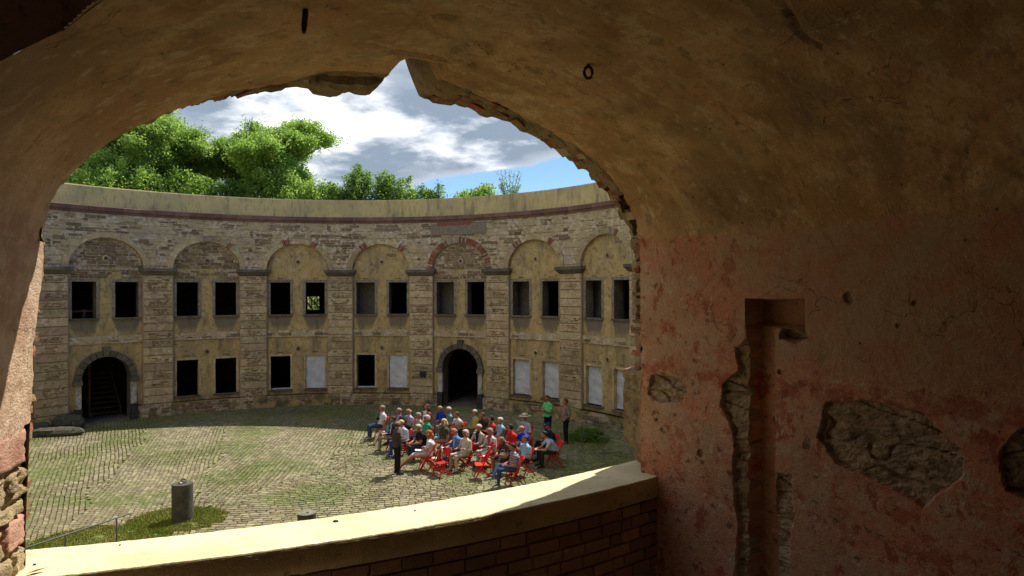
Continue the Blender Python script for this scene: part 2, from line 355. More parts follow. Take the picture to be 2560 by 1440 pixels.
def sector(az, test, w0, w1, l0, l1, gw, gl, wob):
    d = (sin(R_(az)), cos(R_(az))); e = (d[1], -d[0]); u = -18.
    while u < 18:
        W = random.uniform(w0, w1); v = -18. + random.uniform(0, .2)
        while v < 18:
            L = random.uniform(l0, l1); vm = v + L / 2; um = u + W / 2 + wob * nz(vm * .35, u * .12, az) + .25 * wob * nz(vm * 1.3, u * .5, az)
            x = CX + d[0] * vm + e[0] * um; y = CY + d[1] * vm + e[1] * um
            if math.hypot(x - CX, y - CY) < R - .05 and test(x, y) and not in_isle(x, y):
                dv = .1; u2 = wob * (nz((vm + dv) * .35, u * .12, az) - nz(vm * .35, u * .12, az)) / dv
                add_stone(x, y, R_(az) + math.atan(u2), L, W)
            v += L + gl
        u += W + gw
sector(-31, lambda x, y: sideA(x, y) < -34 + 9 * nz(y * .5, 1.), .095, .12, .12, .22, .017, .004, .10)
sector(-20, lambda x, y: -34 + 9 * nz(y * .5, 1.) <= sideA(x, y) < 9 * nz(y * .5, 4.), .10, .125, .12, .2, .016, .005, .10)
sector(-6, lambda x, y: sideA(x, y) >= 9 * nz(y * .5, 4.) and side(x, y) < 8 * nz(y * .4, 7.), .11, .14, .12, .2, .018, .005, .16)
sector(78, lambda x, y: side(x, y) >= 8 * nz(y * .4, 7.), .125, .165, .15, .26, .018, .008, .2)
def stone_v(x, y, ax, L, W, lift):
    d = (sin(ax), cos(ax)); e = (cos(ax), -sin(ax)); V = []
    jl = [random.uniform(-.012, .012) for _ in range(8)]
    for k, (a, b) in enumerate(((-1, -1), (1, -1), (1, 1), (-1, 1))):
        l = a * L / 2 + jl[k]; q = b * W / 2 + jl[k + 4] * .6
        V.append((x + d[0] * l + e[0] * q, y + d[1] * l + e[1] * q, -.02))
    for k, (a, b) in enumerate(((-1, -1), (1, -1), (1, 1), (-1, 1))):
        l = a * L / 2 * .9 + jl[k]; q = b * W / 2 * .82 + jl[k + 4] * .6
        V.append((x + d[0] * l + e[0] * q, y + d[1] * l + e[1] * q, lift + random.uniform(-.004, .004)))
    return V
SF = [(4, 5, 6, 7), (0, 1, 5, 4), (1, 2, 6, 5), (2, 3, 7, 6), (3, 0, 4, 7)]
# visible part of the near edge: the nearest stones seen over the coping become parts of their own
def seen(s):
    x, y = s[0], s[1]; px = 1280 + F_PX * x / y; py = 726 + F_PX * EYE / y
    return 80 < px < 1500 and py < 1388 - .147 * (px - 60) - 6
near = sorted([i for i, s in enumerate(stones) if seen(s)], key=lambda i: stones[i][1])[:300]
ns = set(near); V = []; Fc = []; tint = []
for i, s in enumerate(stones):
    if i in ns: continue
    b = len(V); V += stone_v(*s, .022); Fc += [tuple(k + b for k in f) for f in SF]; tint += [random.random()] * 8
Fc = [f[::-1] for f in Fc]
o = mesh('cobblestones', V, Fc, MAT['cobble'], court, attrs={'tint': tint}); tag(o, kind='stuff')
protos = []
for k in range(8):
    protos.append(None)
for n, i in enumerate(near):
    x, y, ax, L, W = stones[i]; k = n % 8
    if protos[k] is None:
        vv = stone_v(0, 0, 0, .18, .145, .022)
        protos[k] = mesh('cobble', vv, [f[::-1] for f in SF], MAT['cobble'], court, attrs={'tint': [random.random()] * 8}); c = protos[k]
    else: c = inst(protos[k], 'cobble', court)
    c.location = (x, y, 0); c.rotation_euler = (0, 0, -ax); c.scale = (W / .145, L / .18, 1)
# grass islands and tufts in the joints
def blades(name, pts, hgt, parent=None, wid=.012, tilt=.5):
    V = []; Fc = []; T = []
    for (x, y, z) in pts:
        a = random.uniform(0, 2 * pi); h = hgt * random.uniform(.5, 1.3); t = tilt * h; b = len(V); a2 = random.uniform(0, 2 * pi)
        V += [(x - wid * cos(a), y - wid * sin(a), z), (x + wid * cos(a), y + wid * sin(a), z), (x + t * cos(a2), y + t * sin(a2), z + h)]
        Fc.append((b, b + 1, b + 2)); T += [random.random()] * 3
    return mesh(name, V, Fc, MAT['grass_blades'], parent, attrs={'tint': T})
pts = []
while len(pts) < 42000:
    a, b, c, d2 = random.choice(isle); r = random.random() ** .5 * 1.05; t = random.uniform(0, 2 * pi); x = a + r * c * cos(t); y = b + r * d2 * sin(t)
    if fbm(x * 1.5, y * 1.5) > -.22: pts.append((x, y, 0))
o = blades('grass_patch', pts, .045, wid=.01); tag(o, 'mown green grass patch around the concrete drums', 'grass', kind='stuff')
V = []; Fc = []
for (a, b, c, d2) in isle:
    k0 = len(V); V += [(a, b, .012)] + [(a + c * 1.02 * cos(2 * pi * k / 40) * (1 + .05 * sin(5 * k)), b + d2 * 1.02 * sin(2 * pi * k / 40) * (1 + .05 * sin(5 * k)), -.008) for k in range(40)]
    Fc += [(k0, k0 + 1 + k, k0 + 1 + (k + 1) % 40) for k in range(40)]
o = mesh('grass_bed', V, Fc, MAT['turf']); tag(o, kind='structure')
pts = []; tries = 0
while len(pts) < 150000 and tries < 1100000:
    tries += 1; t = random.uniform(0, 2 * pi); r = R * random.random() ** .5; x = CX + r * sin(t); y = CY + r * cos(t)
    f = .03 + fbm(x * .42 + 9, y * .42) * 1.7 + fbm(x * 2.5, y * 2.5, 5) * .9 + (.30 * max(0, min(1, (r - 11.2) / 1.6)) if y > CY - 3 else 0) + (-.02 if x > -7 else .10)
    if f > .14 and random.random() < (f - .14) * 3.2: pts.append((x, y, 0))
o = blades('joint_grass', pts, .04, court, wid=.014); tag(o, kind='stuff')

# ================================================================= ROUND BUILDING
bld = empty('ring_fortress', 'round two-storey ochre fortress building with arched bays enclosing the courtyard', 'building')
DA = 16.81; P0 = -55.05
Z_STR0, Z_STR1 = 3.45, 3.78; Z_IMP0, Z_IMP1 = 6.47, 6.77; Z_COR0, Z_COR1 = 9.10, 9.40; Z_TOP = 10.28
W_Z0, W_Z1, W_HW, W_C = 4.57, 6.15, .46, .82
L_Z0, L_Z1 = .84, 2.50
AR_A, AR_B = 1.45, 1.30; PW = .60         # blind arch half width / rise ; pilaster half width
RI = R + .14                              # recessed bay plane
def archz(x, a=AR_A, b=AR_B, z0=Z_IMP1):
    return z0 + b * math.sqrt(max(0., 1 - (x / a) ** 2))
def rubble(k, x, z):                      # how far the render has fallen, per bay and zone
    n = fbm(x * .9 + k * 7.3, z * 1.4, 2.) * 2.2 + .12 * nz(x * 4, z * 6)
    if z > Z_COR0 - .02: return 0
    inarch = abs(x) < AR_A and z < archz(x)
    if z > Z_IMP1 and inarch: return {0: 1, 1: 1, 4: .95}.get(k, -.2 if z < 7.7 else .15) + n * (.6 if k in (0, 1, 4) else .8)
    if z > Z_IMP1: return {5: .24, 6: .05}.get(k, .47) + n * 1.15
    if z > 6.28 and k in (0, 1, 4): return .8 + n
    if Z_STR0 < z < Z_STR1: return .42 + n * .8
    if z < .6: return (.55 if k in (0, 1, 3, 4) else .2) + n
    return -.35 + n * .55
stone_list = []                           # (theta, r, z, w, h)
def fill_rubble(k, cth, x0, x1, z0, z1, r, inside=None, thr=.5):
    z = z0 + .02
    while z < z1 - .05:
        h = random.uniform(.08, .17); x = x0 + random.uniform(0, .1)
        while x < x1 - .1:
            wd = random.uniform(.18, .6)
            if x + wd > x1: wd = x1 - x
            xm, zm = x + wd / 2, z + h / 2
            if wd > .09 and z + h < z1 and rubble(k, xm, zm) > thr + random.uniform(-.1, .1) and (inside is None or (inside(x + .02, zm) and inside(x + wd - .02, zm) and inside(xm, z + h))) and random.random() < .86:
                stone_list.append((cth + sth(xm), r, zm, wd - .026, h - .02))
            x += wd
        z += h
def panel(name, cth, us, cols, r, parent, mats, keep=None, k=0, rfun=None):
    """us: local x positions; cols(x)-> list of z (same length for each x)"""
    V = []; UV = []; ex = []; bx = []
    nv = len(cols(us[0]))
    for x in us:
        for z in cols(x):
            rr = r + (rfun(x, z) if rfun else 0) + .012 * fbm((cth * .24 + x) * 1.3, z * 1.3)
            V.append(pol(cth + sth(x), rr, z)); UV.append((cth * R_(1) * R + x, z)); ex.append(rubble(k, x, z)); bx.append(x)
    o = mesh(name, V, grid_faces(len(us), nv, keep, flip=True), mats, parent, smooth=False, uv=UV, attrs={'exposed': ex, 'bayx': bx})
    return o
def lin(a, b, step):
    n = max(1, int(round((b - a) / step))); return [a + (b - a) * i / n for i in range(n + 1)]
def merge(*L):
    out = []
    for l in L:
        for x in l:
            if not out or x > out[-1] + 1e-5: out.append(x)
    return out
HB = R_(DA) * R / 2                       # half a bay, arc length
IN = HB - PW                              # half width of the recessed bay
def wall_box(mb, cth, x0, x1, z0, z1, r0, r1, m=0):
    n = max(1, int((x1 - x0) / .6)); 
    for i in range(n):
        a = x0 + (x1 - x0) * i / n; b = x0 + (x1 - x0) * (i + 1) / n
        vs = [pol(cth + sth(xx), rr, zz) for xx in (a, b) for rr in (r0, r1) for zz in (z0, z1)]
        fs = [(0, 4, 5, 1), (2, 3, 7, 6), (0, 2, 6, 4), (1, 5, 7, 3)]
        if i == 0: fs.append((0, 1, 3, 2))
        if i == n - 1: fs.append((4, 6, 7, 5))
        mb.add(vs, fs, m)
def groove(x, z):
    q = (z - .60) / .3675; f = abs(q - round(q)) * .3675
    return .035 * max(0, 1 - f / .035)
UP_OPEN = {}
for k in range(-1, 8):
    cth = P0 + DA * (k + .5); door = k in (0, 4)
    ux = merge(lin(-IN, -W_C - W_HW, .1), lin(-W_C - W_HW, -W_C + W_HW, .1), lin(-W_C + W_HW, W_C - W_HW, .1), lin(W_C - W_HW, W_C + W_HW, .1), lin(W_C + W_HW, IN, .1))
    hole_u = lambda x: W_C - W_HW < abs(x) < W_C + W_HW
    # upper storey, string to impost
    zz = merge(lin(Z_STR1, W_Z0, .1), lin(W_Z0, W_Z1, .1), lin(W_Z1, Z_IMP1, .1))
    panel('wall', cth, ux, lambda x: zz, RI, bld, MAT['yellow_render'], lambda i, j: not (hole_u((ux[i] + ux[i + 1]) / 2) and W_Z0 < (zz[j] + zz[j + 1]) / 2 < W_Z1), k)
    # tympanum
    ut = merge(lin(-AR_A, AR_A, .1))
    panel('tympanum', cth, ut, lambda x: [Z_IMP1 + (max(archz(x), Z_IMP1 + .01) - Z_IMP1) * j / 13 for j in range(14)], RI, bld, MAT['yellow_render'], None, k)
    # arch reveal
    V = []; A = [pi * i / 32 for i in range(33)]
    for a in A:
        for rr in (R - .035, RI + .02): V.append(pol(cth + sth(AR_A * cos(a)), rr, Z_IMP1 + AR_B * sin(a)))
    mesh('arch_reveal', V, grid_faces(33, 2), MAT['block_render'], bld)
    # spandrel and frieze
    us = merge(lin(-HB, -AR_A, .1), lin(-AR_A, AR_A, .0725), lin(AR_A, HB, .1))
    NZ = 66
    def cs(x):
        zb = archz(x) if abs(x) <= AR_A else Z_IMP1
        return [zb + (Z_COR0 - zb) * j / NZ for j in range(NZ + 1)]
    panel('spandrel', cth, us, cs, R, bld, MAT['grey_render'], None, k, lambda x, z: groove(x, z) if z < 8.75 else 0)
    # string course
    panel('string_course', cth, lin(-IN, IN, .12), lambda x: [Z_STR0, Z_STR0 + .001, Z_STR0 + .05, Z_STR0 + .28, Z_STR1 - .001, Z_STR1], RI, bld, MAT['grey_render'], None, k, lambda x, z: 0 if z in (Z_STR0, Z_STR1) else -.05)
    # lower storey
    zl = merge(lin(.6, L_Z0, .12), lin(L_Z0, L_Z1, .1), lin(L_Z1, Z_STR0, .1))
    if not door:
        panel('wall', cth, ux, lambda x: zl, RI, bld, MAT['yellow_render'], lambda i, j: not (hole_u((ux[i] + ux[i + 1]) / 2) and L_Z0 < (zl[j] + zl[j + 1]) / 2 < L_Z1), k)
        panel('plinth', cth, lin(-HB, HB, .1), lambda x: lin(-.05, .56, .1) + [.6], R - .03, bld, MAT['yellow_render'], None, k, lambda x, z: .02 if z > .59 else (0 if abs(x) > IN else .06))
    else:
        DH = .96; DS = 1.93
        for sg in (-1, 1):
            uu = lin(DH, IN, .1) if sg > 0 else lin(-IN, -DH, .1)
            panel('wall', cth, uu, lambda x: merge(lin(.6, L_Z0, .12), lin(L_Z0, Z_STR0, .1)), RI, bld, MAT['yellow_render'], None, k)
            uu = lin(DH + .2, HB, .1) if sg > 0 else lin(-HB, -DH - .2, .1)
            panel('plinth', cth, uu, lambda x: lin(-.05, .56, .1) + [.6], R - .03, bld, MAT['yellow_render'], None, k, lambda x, z: .02 if z > .59 else (0 if abs(x) > IN else .06))
        panel('door_head', cth, lin(-DH, DH, .06), lambda x: [DS + DH * math.sqrt(max(0, 1 - (x / DH) ** 2)) + (Z_STR0 - DS - DH * math.sqrt(max(0, 1 - (x / DH) ** 2))) * j / 9 for j in range(10)], RI, bld, MAT['yellow_render'], None, k)
        # passage behind the doorway
        dp = tag(link(bpy.data.objects.new('doorway', None), bld), 'arched doorway with grey stone surround and whitewashed jambs')
        V = []; prof = [(DH, -.02), (DH, DS)] + [(DH * cos(pi * i / 20), DS + DH * sin(pi * i / 20)) for i in range(1, 20)] + [(-DH, DS), (-DH, -.02)]
        for (x, z) in prof:
            for rr in (RI - .02, RI + .7): V.append(pol(cth + sth(x), rr, z))
        mesh('reveal', V, grid_faces(len(prof), 2), MAT['grey_stone'], dp)
        # surround voussoirs
        NVo = 13
        for q in range(NVo):
            a0, a1 = pi * q / NVo + .012, pi * (q + 1) / NVo - .012; vs = []; key = q == NVo // 2
            for a in (a0, (a0 + a1) / 2, a1):
                for (rad, rr) in ((DH - .01, RI - .12), (DH + (.42 if key else .25), RI - (.17 if key else .12)), (DH + (.42 if key else .25), RI + .02), (DH - .01, RI + .02)):
                    vs.append(pol(cth + sth(rad * cos(a)), rr, DS + rad * sin(a)))
            fs = [(i * 4 + j, i * 4 + (j + 1) % 4, (i + 1) * 4 + (j + 1) % 4, (i + 1) * 4 + j) for i in range(2) for j in range(4)] + [(0, 3, 2, 1), (8, 9, 10, 11)]
            mesh('keystone' if key else 'voussoir', vs, fs, MAT['grey_stone'], dp)
        for sg in (-1, 1):
            mb = MB(); a, b = sorted((sg * (DH - .03), sg * (DH + .30))); wall_box(mb, cth, a, b, DS - .22, DS, RI - .2, RI + .05); mb.build('door_impost', MAT['grey_stone'], dp)
            mb = MB(); a, b = sorted((sg * (DH - .005), sg * (DH + .21))); wall_box(mb, cth, a, b, .72, DS - .22, RI - .11, RI + .05); mb.build('jamb', MAT['white_paint_stone'], dp)
            mb = MB(); a, b = sorted((sg * (DH - .02), sg * (DH + .25))); wall_box(mb, cth, a, b, -.02, .72, RI - .17, RI + .05); mb.build('jamb_base', MAT['dark_base_stone'], dp)
        mb = MB(); wall_box(mb, cth, -DH, DH, -.1, .035, RI - .12, RI + 6.); mb.build('threshold', MAT['grey_stone'], dp)
    # windows of both storeys
    for st in (0, 1):
        if st == 0 and door: continue
        z0, z1 = (W_Z0, W_Z1) if st else (L_Z0, L_Z1)
        for sg in (-1, 1):
            c = sg * W_C; dz = random.uniform(-.02, .02)
            V = []
            for rr in (RI, RI + .48):
                for (x, z) in ((c - W_HW, z0), (c + W_HW, z0), (c + W_HW, z1), (c - W_HW, z1)): V.append(pol(cth + sth(x), rr, z))
            wn = mesh('window', V, [(i, (i + 1) % 4, 4 + (i + 1) % 4, 4 + i)[::-1] for i in range(4)], MAT['grey_stone' if st else 'block_render'], bld)
            mb = MB()
            t = .13 if st else .09
            for (xa, xb, za, zb) in ((c - W_HW - t, c - W_HW, z0 - .0, z1 + t), (c + W_HW, c + W_HW + t, z0 - .0, z1 + t), (c - W_HW, c + W_HW, z1, z1 + t)):
                n = 7; xs = lin(xa, xb, (xb - xa) / 2 if xb - xa < .3 else .2); zs = lin(za, zb, .2 if zb - za > .3 else .06)
                vs = [pol(cth + sth(x + .02 * nz(x * 9 + k, z * 7)), RI - .018 + .012 * nz(x * 7, z * 9 + k), z + (.02 * nz(x * 6, z * 3 + k) if z > z1 + .1 else 0)) for x in xs for z in zs]
                mb.add(vs, grid_faces(len(xs), len(zs), flip=True))
            mb.build('surround', surf('surround_grey', (.27, .23, .17), [((.15, .13, .10), 5, .45, .62, .8), ((.42, .34, .22), 8, .54, .66, .8)], bump=((16, .5),)) if st and 'surround_grey' not in MAT else MAT['surround_grey' if st else 'block_render'], wn)
            if st and k in (3, 4, 5, 6) and sg < 0:
                mb = MB(); wall_box(mb, cth, c - .9, c + .75, 3.56, 6.95, RI + 1.0, RI + 1.1); mb.build('inner_partition', flat('old_limewash', (.22, .19, .155), .9, .3), bld)
            mb = MB(); wall_box(mb, cth, c - W_HW - .1, c + W_HW + .1, z0 - .09, z0 + .0, RI - .06, RI + .5); mb.build('sill', MAT['grey_stone'], wn)
            mb = MB(); wall_box(mb, cth, c - .13, c + .13, z1 + .17, z1 + .205, RI - .004, RI + .1); mb.build('vent_shade_strip', MAT['interior_dark'], wn)  # solid dark strip, shade of a slot put into its colour
            if st == 0 and (k in (5, 6) or (k in (2, 3) and sg > 0)):
                us_ = lin(c - W_HW + .01, c + W_HW - .01, .06); zs_ = lin(z0 + .02 + (.0), z1 - .01, .08); V = []
                for x in us_:
                    for z in zs_: V.append(pol(cth + sth(x), RI + (.06 if k < 5 else .16) + .02 * fbm(x * 3 + k * 5, z * 2.2 + sg) * 2 + .012 * sin((x + z) * 9 + k), z))
                mesh('cover_sheet', V, grid_faces(len(us_), len(zs_), flip=True), MAT['window_sheet'], wn, smooth=True)
            elif st == 0 and k in (2, 3):
                mb = MB(); wall_box(mb, cth, c - W_HW + .03, c + W_HW - .01, z0 + .001, z0 + .05, RI + .12, RI + .3); mb.build('sill_board', MAT['window_sheet'], wn)
    # rubble areas
    inar = lambda x, z: abs(x) < AR_A and z < archz(x) - .04
    fill_rubble(k, cth, -AR_A + .03, AR_A - .03, Z_IMP1, Z_IMP1 + AR_B, RI, inar)
    fill_rubble(k, cth, -HB, HB, Z_IMP1, 8.75, R, lambda x, z: (abs(x) > AR_A + .26 or z > archz(x, AR_A + .28, AR_B + .28)) and groove(0, z) < .004)
    fill_rubble(k, cth, -HB, HB, 8.72, Z_COR0 - .03, R)
    if k in (0, 1, 4): fill_rubble(k, cth, -IN + .05, IN - .05, 6.28, Z_IMP1, RI, lambda x, z: z > 6.33)
    fill_rubble(k, cth, -IN, IN, Z_STR0 + .04, Z_STR1 - .03, RI - .05)
    fill_rubble(k, cth, -HB + .02, HB - .02, .02, .55, R - .03, (lambda x, z: abs(x) > IN + .05) if not door else (lambda x, z: abs(x) > IN + .05))
    fill_rubble(k, cth, -IN + .02, IN - .02, .02, .55, R + .03, (lambda x, z: True) if not door else (lambda x, z: abs(x) > 1.28))
    # arch ring: plain render, bricks where it has come off
    ring_seg = 26; brickset = {4: set(range(26)), 5: {6, 7, 8, 17, 18}, 1: {11, 12, 13, 14, 18}, 2: {9, 10, 16, 17}, 3: {7, 8, 18, 19}, 6: {14, 15, 16}}.get(k, set())
    V = []; Fc = []; q0 = None
    for q in range(ring_seg):
        a0, a1 = pi - pi * q / ring_seg, pi - pi * (q + 1) / ring_seg
        if q in brickset:
            for hh in range(2):
                b0 = a0 + (a1 - a0) * (hh / 2 + .06); b1 = a0 + (a1 - a0) * (hh / 2 + .44); vs = []
                pr = R - .03 - random.uniform(0, .02)
                for a in (b0, b1):
                    for (e, rr) in ((0, pr), (.27, pr), (.27, R + .03), (0, R + .03)):
                        vs.append(pol(cth + sth((AR_A + e) * cos(a)), rr, Z_IMP1 + (AR_B + e) * sin(a)))
                redp = .75 if not (k == 4 and 8 < q < 14) else .3
                if k != 4 and 10 < q < 16: redp = .15
                mesh('brick', vs, [(0, 4, 5, 1), (1, 5, 6, 2), (3, 2, 6, 7), (0, 3, 7, 4), (0, 1, 2, 3), (4, 7, 6, 5)], MAT['brick_red' if random.random() < redp else 'brick_pale'], bld)
        else:
            if q0 is not None and q0 != q - 1: mesh('arch_ring', V, Fc, MAT['block_render'], bld); V = []; Fc = []
            q0 = q; b = len(V); n = 3
            for i in range(n + 1):
                a = a0 + (a1 - a0) * i / n
                for (e, rr) in ((0, R - .035), (.25 + .02 * nz(a * 3, k), R - .035), (.25, R + .02)):
                    V.append(pol(cth + sth((AR_A + e) * cos(a)), rr, Z_IMP1 + (AR_B + e) * sin(a)))
            for i in range(n):
                for j in range(2): Fc.append((b + i * 3 + j, b + (i + 1) * 3 + j, b + (i + 1) * 3 + j + 1, b + i * 3 + j + 1))
    if V: mesh('arch_ring', V, Fc, MAT['block_render'], bld)
    # round vent pipes: one in each tympanum, one in each lower wall
    for (zz_, kk) in ((7.18, True), (2.86, k not in (0, 4))):
        if kk:
            vs = []; n = 12
            for (rad, rr) in ((.135, RI - .02), (.08, RI - .045), (.075, RI + .04)):
                for i in range(n): vs.append(pol(cth + sth(rad * cos(2 * pi * i / n)), rr, zz_ + rad * sin(2 * pi * i / n)))
            vs.append(pol(cth, RI - .006, zz_))
            fs = [(j * n + i, j * n + (i + 1) % n, (j + 1) * n + (i + 1) % n, (j + 1) * n + i) for j in range(1) for i in range(n)]
            v = mesh('vent_rim', vs, fs, MAT['block_render'], bld)
            mesh('vent_shade_disc', [pol(cth + sth(.082 * cos(2 * pi * i / n)), RI - .035, zz_ + .082 * sin(2 * pi * i / n)) for i in range(n)], [tuple(range(n))], MAT['interior_dark'], v)  # flat dark disc, shade of the pipe mouth put into its colour

# pilasters: one block per course, plinth block and moulded impost
blk = None
for k in range(0, 9):
    th = P0 + DA * k; Z0, NB = .60, 16; hb = (Z_IMP0 - Z0) / NB
    for j in range(NB):
        z = Z0 + hb * j; pr = .0 + random.uniform(-.006, .006)
        xs = [-PW, -PW + .02, PW - .02, PW]; zs = [z + .012, z + .032, z + hb - .032, z + hb - .012]; vs = []
        for i, x in enumerate(xs):
            for jj, zq in enumerate(zs):
                e = i in (0, 3) or jj in (0, 3); vs.append(pol(th + sth(x), R - pr + (.022 if e else -.012), zq))
        b = len(vs)
        for (i, jj) in ((0, 0), (3, 0), (3, 3), (0, 3)): vs.append(pol(th + sth(xs[i]), R + .16, zs[jj]))
        fs = grid_faces(4, 4, flip=True) + [(0, 4, 8, 12, b + 1, b), (12, 13, 14, 15, b + 2, b + 1), (15, 11, 7, 3, b + 3, b + 2), (3, 2, 1, 0, b, b + 3)]
        o = mesh('pilaster_block', vs, fs, MAT['block_render'], bld)
        if random.random() < (.62 if k < 3 else .5):     # render gone in the middle of the block
            x = -PW + random.uniform(.08, .3); x1 = PW - random.uniform(.08, .3); zq = z + .06
            while zq < z + hb - .1:
                h = random.uniform(.05, .085); xx = x + random.uniform(0, .12)
                while xx < x1 - .1:
                    wd = random.uniform(.12, .34)
                    if random.random() < .8: stone_list.append((th + sth(xx + wd / 2), R - .012, zq + h / 2, min(wd, x1 - xx) - .02, h - .015))
                    xx += wd
                zq += h
    mb = MB(); wall_box(mb, th, -PW - .03, PW + .03, Z0, Z_IMP0, R + .03, R + .6); mb.build('pilaster_core', MAT['mortar_dark'], bld)
    # impost, cavetto profile
    prof = [(R + .02, Z_IMP0), (R - .06, Z_IMP0 + .02), (R - .09, Z_IMP0 + .07), (R - .17, Z_IMP0 + .16), (R - .19, Z_IMP0 + .17), (R - .19, Z_IMP1 - .01), (R - .17, Z_IMP1), (R + .1, Z_IMP1 + .002)]
    V = []; ee = [-PW, -PW, PW, PW]
    cols_ = [(-1, True), (-1, False), (-.33, False), (.33, False), (1, False), (1, True)]
    for (sx_, bk) in cols_:
        for (rr, z) in prof:
            out = max(0, R - rr); x = sx_ * (PW + out * .9)
            V.append(pol(th + sth(x), R + .12 if bk else rr, z))
    mesh('impost', V, grid_faces(6, len(prof), flip=True), MAT['grey_stone'], bld)

# cornice stones, parapet wall
for i in range(52):
    a = -72 + 2.8 * i; mb = MB(); d = random.uniform(-.01, .01)
    L = R_(2.8) * R; x0, x1 = 0.004, L - .006
    prof = [(R + .05, Z_COR0), (R - .04, Z_COR0 + .002), (R - .06, Z_COR0 + .09), (R - .12 - d, Z_COR0 + .12), (R - .13 - d, Z_COR1 - .02), (R - .11, Z_COR1), (R + .2, Z_COR1 + .01)]
    V = [pol(a + sth(x), rr, z) for x in (x0, (x0 + x1) / 2, x1) for rr, z in prof]
    fs = grid_faces(3, len(prof), flip=True) + [tuple(range(len(prof))), tuple(2 * len(prof) + j for j in range(len(prof)))[::-1]]
    mesh('cornice_stone', V, fs, MAT['sandstone_red'], bld)
prof = [(R + .0, Z_COR1 + .004), (R + .0, 9.8), (R + .01, Z_TOP - .05), (R + .03, Z_TOP), (R + .42, Z_TOP + .01), (R + .45, Z_TOP - .04), (R + .45, 9.5)]
V = []; UV = []; na = 200
for i in range(na + 1):
    a = -75 + 150 * i / na
    for q, (rr, z) in enumerate(prof): V.append(pol(a, rr + .01 * fbm(a * .5, q), z + .012 * fbm(a * .7, q * 2., 4))); UV.append((R_(a) * R, z + q * .02))
mesh('parapet', V, grid_faces(na + 1, len(prof), flip=True), MAT['parapet_render'], bld, uv=UV)

# rubble stones: the largest 300 as parts, the rest joined
stone_list.sort(key=lambda s: -s[3] * s[4])
def rub_v(s, j=.012):
    th, r, z, wd, h = s; vs = []
    out = random.uniform(.006, .03)
    for (a, b) in ((-1, -1), (1, -1), (1, 1), (-1, 1)): vs.append(pol(th + sth(a * wd / 2 + random.uniform(-j, j) * 1.4), r + .01, z + b * h / 2 + random.uniform(-j, j)))
    for (a, b) in ((-1, -1), (1, -1), (1, 1), (-1, 1)): vs.append(pol(th + sth(a * (wd / 2 - .018) + random.uniform(-j, j) * 1.4), r - out - random.uniform(0, .008), z + b * (h / 2 - .012) + random.uniform(-j, j) * .7))
    return vs
RF = [(4, 5, 6, 7), (0, 1, 5, 4), (1, 2, 6, 5), (2, 3, 7, 6), (3, 0, 4, 7)]
vis = [s for s in stone_list if -57 < s[0] < 60]
for s in vis[:300]: mesh('stone', rub_v(s), RF, MAT['rubble_stone'], bld)
V = []; Fc = []; big = set(id(s) for s in vis[:300])
for s in stone_list:
    if id(s) in big: continue
    b = len(V); V += rub_v(s); Fc += [tuple(q + b for q in f) for f in RF]
o = mesh('rubble_stones', V, Fc, MAT['rubble_stone'], bld); tag(o, kind='stuff')

# tablet over the central bay, niche box, brick scars
cth = P0 + DA * 4.5
panel('tablet', cth, lin(-1.5, 1.45, .1), lambda x: lin(8.45 + .01, 9.0, .1), R - .045, bld, flat('tablet_stone', (.26, .22, .165), .9, .25), None, 20)
mb = MB(); wall_box(mb, cth, -1.2, .65, 8.92, 9.07, R - .05, R + .02); mb.build('brick_scar', MAT['brick_red'], bld)
mb = MB(); wall_box(mb, P0 + DA * 4, -.06, .28, 1.42, 1.72, R - .06, R + .05); mb.build('wall_box', MAT['iron'], bld)

# rooms behind the facade
mb = MB(); TH0, TH1 = -72, 72
def ring_sheet(z, r0, r1, up=True):
    V = []; n = 60
    for i in range(n + 1):
        a = TH0 + (TH1 - TH0) * i / n; V += [pol(a, r0, z), pol(a, r1, z)]
    mb.add(V, grid_faces(n + 1, 2))
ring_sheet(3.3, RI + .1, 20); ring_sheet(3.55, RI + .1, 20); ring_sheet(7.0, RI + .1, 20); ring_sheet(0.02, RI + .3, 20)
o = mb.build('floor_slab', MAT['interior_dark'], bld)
# back wall with one barred window
WX0, WX1, WZ0, WZ1 = -12.95, -11.0, 4.62, 5.4
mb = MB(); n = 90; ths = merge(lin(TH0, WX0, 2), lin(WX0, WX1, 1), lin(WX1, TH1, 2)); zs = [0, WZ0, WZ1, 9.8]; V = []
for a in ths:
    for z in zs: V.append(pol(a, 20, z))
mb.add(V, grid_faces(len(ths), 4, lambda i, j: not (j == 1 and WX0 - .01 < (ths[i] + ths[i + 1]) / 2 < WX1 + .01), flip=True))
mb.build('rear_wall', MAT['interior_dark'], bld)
g = MB()
for i in range(6): a = WX0 + (WX1 - WX0) * i / 5; g.tube([pol(a, 19.96, WZ0), pol(a, 19.96, WZ1)], .014, 6)
for z in (4.82, 5.01, 5.2): g.tube([pol(WX0, 19.98, z), pol(WX1, 19.98, z)], .012, 6)
g.build('window_bars', MAT['iron'], bld)
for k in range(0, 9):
    th = P0 + DA * k; mb = MB(); wall_box(mb, th, -.3, .3, 0, 9.5, R + .6, 20.); mb.build('cross_wall', MAT['interior_dark'], bld)
